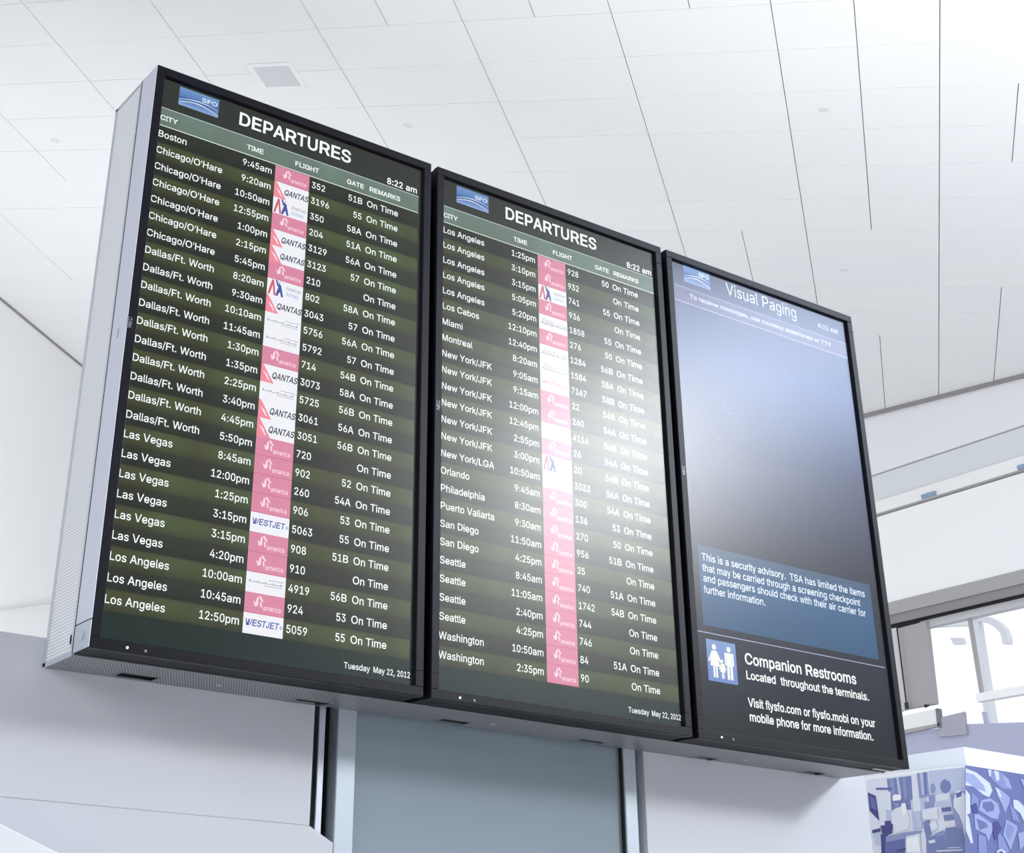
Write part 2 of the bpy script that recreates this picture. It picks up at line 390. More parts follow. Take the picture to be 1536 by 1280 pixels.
# what stands outside the window: a pale curved canopy arm on a post, and a sign plate
def outside(p, X=18.0): return at_x(p[0], p[1], X)
cn = empty('street_canopy', (18, at_x(1470, 1045, 18).y, 0)); tag(cn, 'pale curved steel canopy arm on a post outside the window', 'canopy')
def ol(p): return outside(p) - cn.location
ar = MB(); path = [(1440, 921), (1465, 921), (1485, 926), (1500, 934), (1508, 944), (1512, 956), (1513, 966)]
path2 = [(1440, 931), (1462, 931), (1480, 935), (1492, 941), (1500, 950), (1503, 960), (1503, 966)]
for i in range(len(path) - 1):
    ar.prism([ol(path[i]), ol(path[i + 1]), ol(path2[i + 1]), ol(path2[i])], (.1, 0, 0))
ar.build('arm', M['haze'], cn)
MB().prism([ol(p) for p in ((1456, 915), (1464, 915), (1484, 1050), (1473, 1050))], (.12, 0, 0)).box(0, .12, ol((1484, 1050)).y, ol((1473, 1050)).y, 0, ol((1480, 1050)).z).build('post', M['haze'], cn)
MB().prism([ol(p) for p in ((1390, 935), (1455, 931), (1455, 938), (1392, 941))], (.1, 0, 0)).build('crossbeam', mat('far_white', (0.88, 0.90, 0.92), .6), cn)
o = MB().prism([outside(p) for p in ((1425, 957), (1443, 957), (1446, 966), (1430, 967))], (.06, 0, 0)).build('sign_plate', M['haze']); tag(o, 'small pale plate seen outside through the window', 'sign')

# ------------------------------------------------------------------ gallery wall beyond the board on the left (runs along A)
nl = Vector((-0.627, 0.779, 0)).normalized(); dl = 9.2805
def onl(p, t=0.0): return hit(p[0], p[1], nl, dl + t)
ah = Vector((A.x, A.y, 0)).normalized()
c0 = ceil(2.1, -1.645)
def gl_(t, z): q = c0 + ah * t; return Vector((q.x, q.y, z))
gw = MB().prism([gl_(-16, 0), gl_(10.6, 0), gl_(10.6, 12), gl_(-16, 12)], nl * .3)
tag(gw.build('wall_left', mat('gallery_white', (0.86, 0.86, 0.875), .7)), kind='structure')
zl = onl((30, 914)).z
lg = MB().prism([onl((-200, 944), -.05), onl((120, 900), -.05), onl((120, 903), -.05), onl((-200, 948), -.05)], -nl * .06)
tag(lg.build('trim_11', mat('ledge_white', (0.80, 0.80, 0.81), .6)), kind='structure')

# ------------------------------------------------------------------ wall under the board, its door frame and glass
YW = 0.1887
W3 = 3 * 0.605 + 2 * 0.0156
ZW = 2.127
wm = MB()
wm.box(-4.0, .503, YW, YW + .5, 1.881, ZW)                      # upper left field
wm.box(1.268, 1.926, YW, YW + .5, 0, ZW)                          # right field
wm.box(.503, 1.268, YW + .14, YW + .5, 0, ZW)                  # core behind the door
tag(wm.build('wall_front', M['wall'], bevel=.002), kind='structure')
wl = MB(); wl.box(-4.0, .503, YW + .0012, YW + .5, 0, 1.8809)
wl.prism([(.503, YW + .0012, 1.8809), (.551, YW + .0012, 1.857), (.551, YW + .0012, 0), (.503, YW + .0012, 0)], (0, .13, 0))
tag(wl.build('wall_lower_left', M['wall']), kind='structure')
# slot with a pale post inside
sl = MB(); sl.box(.5035, .551, YW + .11, YW + .139, 0, ZW); tag(sl.build('trim_12', M['black']), kind='structure')
o = MB().box(.5205, .534, YW + .014, YW + .032, 1.5, 2.10).build('wall_post', M['alu'], bevel=.002); tag(o, kind='structure')
o = MB().box(.5032, .5055, YW + .002, YW + .12, 1.882, 2.10).box(.5455, .551, YW + .03, YW + .13, 1.862, 2.10).build('trim_13', mat('slot_green', (.010, .014, .013), .5, spec=.2)); tag(o, kind='structure')
# glazed door with side jambs
dr = empty('door_1', (.9, YW, 0)); tag(dr, kind='structure')
def dpart(mb, name, m, bevel=0):
    o = mb.build(name, m, dr, bevel=bevel); o.location = -dr.location; return o
dpart(MB().box(.551, .590, YW, YW + .12, 0, 2.12), 'door_jamb', M['trim'], .002)
dpart(MB().box(1.2150, 1.2465, YW, YW + .12, 0, 2.12), 'door_jamb', M['trim'], .002)
dpart(MB().box(1.2475, 1.2575, YW + .03, YW + .12, 0, 2.035), 'door_seal', M['trim'])
dpart(MB().box(1.2475, 1.2675, YW + .06, YW + .13, 0, 2.12), 'door_track', M['dark'])
dpart(MB().box(.590, .5925, YW + .01, YW + .06, 0, 2.12).box(1.2125, 1.2152, YW + .004, YW + .02, 0, 2.12), 'door_gasket', M['dark'])
dpart(MB().box(.5925, 1.214, YW + .012, YW + .024, 0.05, 2.12), 'door_glass', M['glassdoor'])
# pale counter canopy at the lower left, nearer the viewer
cb = [at_y(-260, 1102, .05), at_y(0, 1235, .05), at_y(92, 1281, .05), at_y(200, 1335, .05), at_y(200, 1500, .05), at_y(-260, 1500, .05)]
o = MB().prism(cb, (0, .12, 0)).build('counter_canopy', M['white'], bevel=.003); tag(o, 'white sloping panel edge in front of the wall at the lower left corner', 'panel')

# ------------------------------------------------------------------ mural kiosk at the lower right
XM, YM = 7.04, 3.70
mk = MB(); mk.box(XM + .012, 12.9, YM + .012, 4.55, 0, 3.10)
tag(mk.build('kiosk_wall', M['lavw']), kind='structure')
tone = [mat('print_tone', c, .5) for c in ((.40, .45, .62), (.58, .62, .72), (.21, .25, .45), (.09, .11, .32), (.035, .04, .18), (.145, .18, .38), (.72, .75, .80), (.085, .105, .26))]
L0, L1, L2, L3, L4, L5, L6, L7 = range(8)
mu = empty('wall_mural', (XM, YM, 0)); tag(mu, 'blue toned photo mural of kitchen workers and produce wrapped round the kiosk corner', 'mural')
def crop(x, y): return (1290 + x / 6.244, 1140 + y / 6.244)
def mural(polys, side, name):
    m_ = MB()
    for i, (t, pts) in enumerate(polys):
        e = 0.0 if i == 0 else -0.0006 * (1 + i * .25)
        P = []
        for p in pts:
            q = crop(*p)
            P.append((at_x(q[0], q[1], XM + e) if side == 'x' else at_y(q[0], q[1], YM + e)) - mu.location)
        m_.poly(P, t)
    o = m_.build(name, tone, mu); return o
kit = [
 (L6, [(45, 155), (985, 50), (985, 1400), (45, 1400)]),
 (L1, [(60, 190), (985, 70), (985, 1400), (90, 1400)]),
 (L5, [(250, 180), (480, 150), (500, 470), (290, 470)]), (L2, [(270, 178), (310, 172), (330, 330), (300, 380)]), (L0, [(340, 168), (362, 165), (385, 330), (362, 330)]), (L2, [(395, 162), (420, 158), (440, 360), (420, 380)]),
 (L2, [(530, 128), (630, 112), (650, 330), (560, 400)]), (L0, [(560, 124), (585, 120), (600, 330), (580, 330)]), (L3, [(600, 118), (612, 116), (625, 320), (615, 330)]),
 (L3, [(148, 262), (300, 262), (300, 282), (150, 284)]),
 (L4, [(72, 305), (148, 340), (182, 575), (90, 480)]), (L3, [(90, 340), (140, 365), (160, 480), (105, 450)]),
 (L1, [(160, 310), (285, 300), (300, 600), (190, 620)]), (L0, [(240, 470), (320, 470), (330, 620), (250, 600)]),
 (L0, [(640, 105), (985, 70), (985, 280), (860, 310), (660, 330)]),
 (L2, [(660, 230), (690, 222), (710, 260), (700, 310), (665, 315), (655, 270)]), (L5, [(755, 215), (790, 180), (840, 205), (855, 255), (835, 300), (800, 318), (765, 300), (750, 255)]),
 (L0, [(470, 380), (620, 350), (640, 640), (500, 660)]), (L1, [(490, 370), (560, 360), (570, 480), (500, 490)]), (L2, [(600, 400), (690, 380), (700, 470), (610, 480)]),
 (L1, [(740, 340), (850, 335), (850, 370), (745, 375)]), (L2, [(640, 330), (700, 325), (705, 400), (650, 410)]), (L0, [(700, 390), (870, 380), (870, 430), (705, 440)]),
 (L3, [(760, 450), (850, 440), (858, 480), (768, 490)]), (L0, [(750, 490), (870, 484), (870, 505), (755, 512)]), (L5, [(780, 520), (870, 512), (885, 560), (790, 575)]), (L1, [(800, 600), (905, 590), (905, 612), (805, 620)]), (L3, [(870, 470), (905, 470), (945, 560), (905, 590)]),
 # standing worker, hat, face, coat
 (L6, [(305, 345), (322, 325), (370, 325), (388, 345), (380, 380), (310, 388)]), (L2, [(315, 385), (375, 378), (368, 440), (330, 450)]), (L3, [(318, 390), (370, 385), (366, 400), (325, 405)]),
 (L1, [(290, 500), (330, 455), (380, 440), (390, 410), (425, 405), (440, 480), (465, 560), (455, 650), (330, 685), (300, 600)]), (L6, [(388, 410), (425, 408), (440, 500), (400, 520)]),
 (L4, [(190, 620), (310, 600), (300, 690), (215, 720)]), (L4, [(230, 575), (285, 570), (300, 640), (240, 650)]),
 (L4, [(112, 660), (188, 640), (192, 672), (118, 690)]), (L0, [(118, 692), (188, 676), (200, 800), (150, 800)]),
 (L4, [(195, 700), (260, 690), (330, 1400), (215, 1400)]), (L3, [(235, 750), (420, 700), (420, 1400), (245, 1400)]), (L2, [(240, 720), (410, 680), (580, 660), (560, 700), (410, 740), (250, 770)]),
 (L1, [(430, 720), (560, 690), (600, 1400), (430, 1400)]), (L6, [(440, 740), (540, 716), (560, 860), (440, 860)]), (L4, [(340, 850), (425, 825), (425, 845), (345, 868)]),
 (L1, [(580, 470), (720, 440), (735, 560), (590, 560)]), (L5, [(590, 585), (650, 560), (670, 700), (620, 740)]), (L1, [(650, 600), (700, 560), (730, 640), (670, 680)]), (L0, [(500, 490), (560, 480), (580, 640), (520, 650)]),
 (L5, [(620, 740), (790, 660), (800, 1400), (640, 1400)]), (L1, [(640, 760), (700, 745), (705, 775), (650, 785)]), (L2, [(700, 690), (790, 660), (795, 700), (705, 725)]),
 (L5, [(800, 640), (950, 620), (985, 760), (985, 1400), (800, 1400)]), (L0, [(820, 820), (940, 815), (945, 825), (820, 832)]), (L1, [(715, 850), (960, 840), (960, 850), (720, 862)]),
 # second worker leaning
 (L2, [(840, 320), (985, 290), (985, 640), (900, 640)]),
 (L1, [(895, 300), (940, 285), (985, 330), (985, 700), (960, 600), (930, 520), (880, 450), (875, 400)]), (L3, [(895, 310), (955, 295), (950, 340), (905, 360)]), (L6, [(905, 300), (930, 292), (930, 306), (905, 312)]),
]
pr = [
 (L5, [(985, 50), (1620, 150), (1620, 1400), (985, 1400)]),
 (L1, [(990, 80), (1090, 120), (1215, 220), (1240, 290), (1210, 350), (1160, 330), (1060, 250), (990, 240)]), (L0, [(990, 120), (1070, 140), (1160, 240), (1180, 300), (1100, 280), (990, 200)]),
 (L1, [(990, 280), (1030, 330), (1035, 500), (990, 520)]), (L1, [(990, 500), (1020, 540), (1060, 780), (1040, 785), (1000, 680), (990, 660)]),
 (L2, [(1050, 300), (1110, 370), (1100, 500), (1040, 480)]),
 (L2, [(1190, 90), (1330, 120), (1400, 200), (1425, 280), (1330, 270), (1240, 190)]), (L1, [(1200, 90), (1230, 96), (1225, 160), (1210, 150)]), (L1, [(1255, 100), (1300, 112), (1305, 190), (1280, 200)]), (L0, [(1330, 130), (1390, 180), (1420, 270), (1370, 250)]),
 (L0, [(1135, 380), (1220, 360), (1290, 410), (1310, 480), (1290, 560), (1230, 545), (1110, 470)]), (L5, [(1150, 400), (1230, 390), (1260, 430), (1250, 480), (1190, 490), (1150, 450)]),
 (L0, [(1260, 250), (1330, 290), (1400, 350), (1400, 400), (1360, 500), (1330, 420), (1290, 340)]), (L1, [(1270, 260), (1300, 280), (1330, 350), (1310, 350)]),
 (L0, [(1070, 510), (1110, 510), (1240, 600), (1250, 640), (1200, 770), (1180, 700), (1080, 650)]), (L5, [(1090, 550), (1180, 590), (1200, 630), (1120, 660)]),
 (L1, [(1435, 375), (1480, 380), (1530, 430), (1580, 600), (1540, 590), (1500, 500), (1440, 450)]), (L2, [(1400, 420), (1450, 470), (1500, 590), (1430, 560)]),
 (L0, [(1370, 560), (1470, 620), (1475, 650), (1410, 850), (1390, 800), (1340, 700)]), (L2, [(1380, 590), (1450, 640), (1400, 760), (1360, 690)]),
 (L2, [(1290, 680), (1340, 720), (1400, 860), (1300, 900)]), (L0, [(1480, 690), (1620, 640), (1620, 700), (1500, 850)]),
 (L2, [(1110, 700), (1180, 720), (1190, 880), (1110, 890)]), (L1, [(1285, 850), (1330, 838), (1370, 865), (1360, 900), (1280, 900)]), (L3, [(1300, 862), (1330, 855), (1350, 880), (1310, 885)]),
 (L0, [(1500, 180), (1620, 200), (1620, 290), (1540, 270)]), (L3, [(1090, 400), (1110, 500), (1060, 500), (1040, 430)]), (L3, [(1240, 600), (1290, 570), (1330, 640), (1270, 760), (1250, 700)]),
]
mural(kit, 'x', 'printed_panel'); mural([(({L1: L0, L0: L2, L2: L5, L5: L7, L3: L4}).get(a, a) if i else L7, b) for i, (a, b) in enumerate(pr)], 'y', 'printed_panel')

# ------------------------------------------------------------------ lettering helper (builtin font, widths of a grotesque)
AFM = {' ': 278, '!': 278, "'": 191, ',': 278, '-': 333, '.': 278, '/': 278, ':': 278}
for c in '0123456789': AFM[c] = 556
AFM.update(dict(zip('ABCDEFGHIJKLMNOPQRSTUVWXYZ', (667, 667, 722, 722, 667, 611, 778, 722, 278, 500, 667, 556, 833, 722, 778, 667, 778, 722, 667, 611, 722, 667, 944, 667, 667, 611))))
AFM.update(dict(zip('abcdefghijklmnopqrstuvwxyz', (556, 556, 500, 556, 556, 278, 556, 556, 222, 222, 500, 222, 833, 556, 556, 556, 556, 333, 500, 278, 556, 500, 722, 500, 500, 500))))
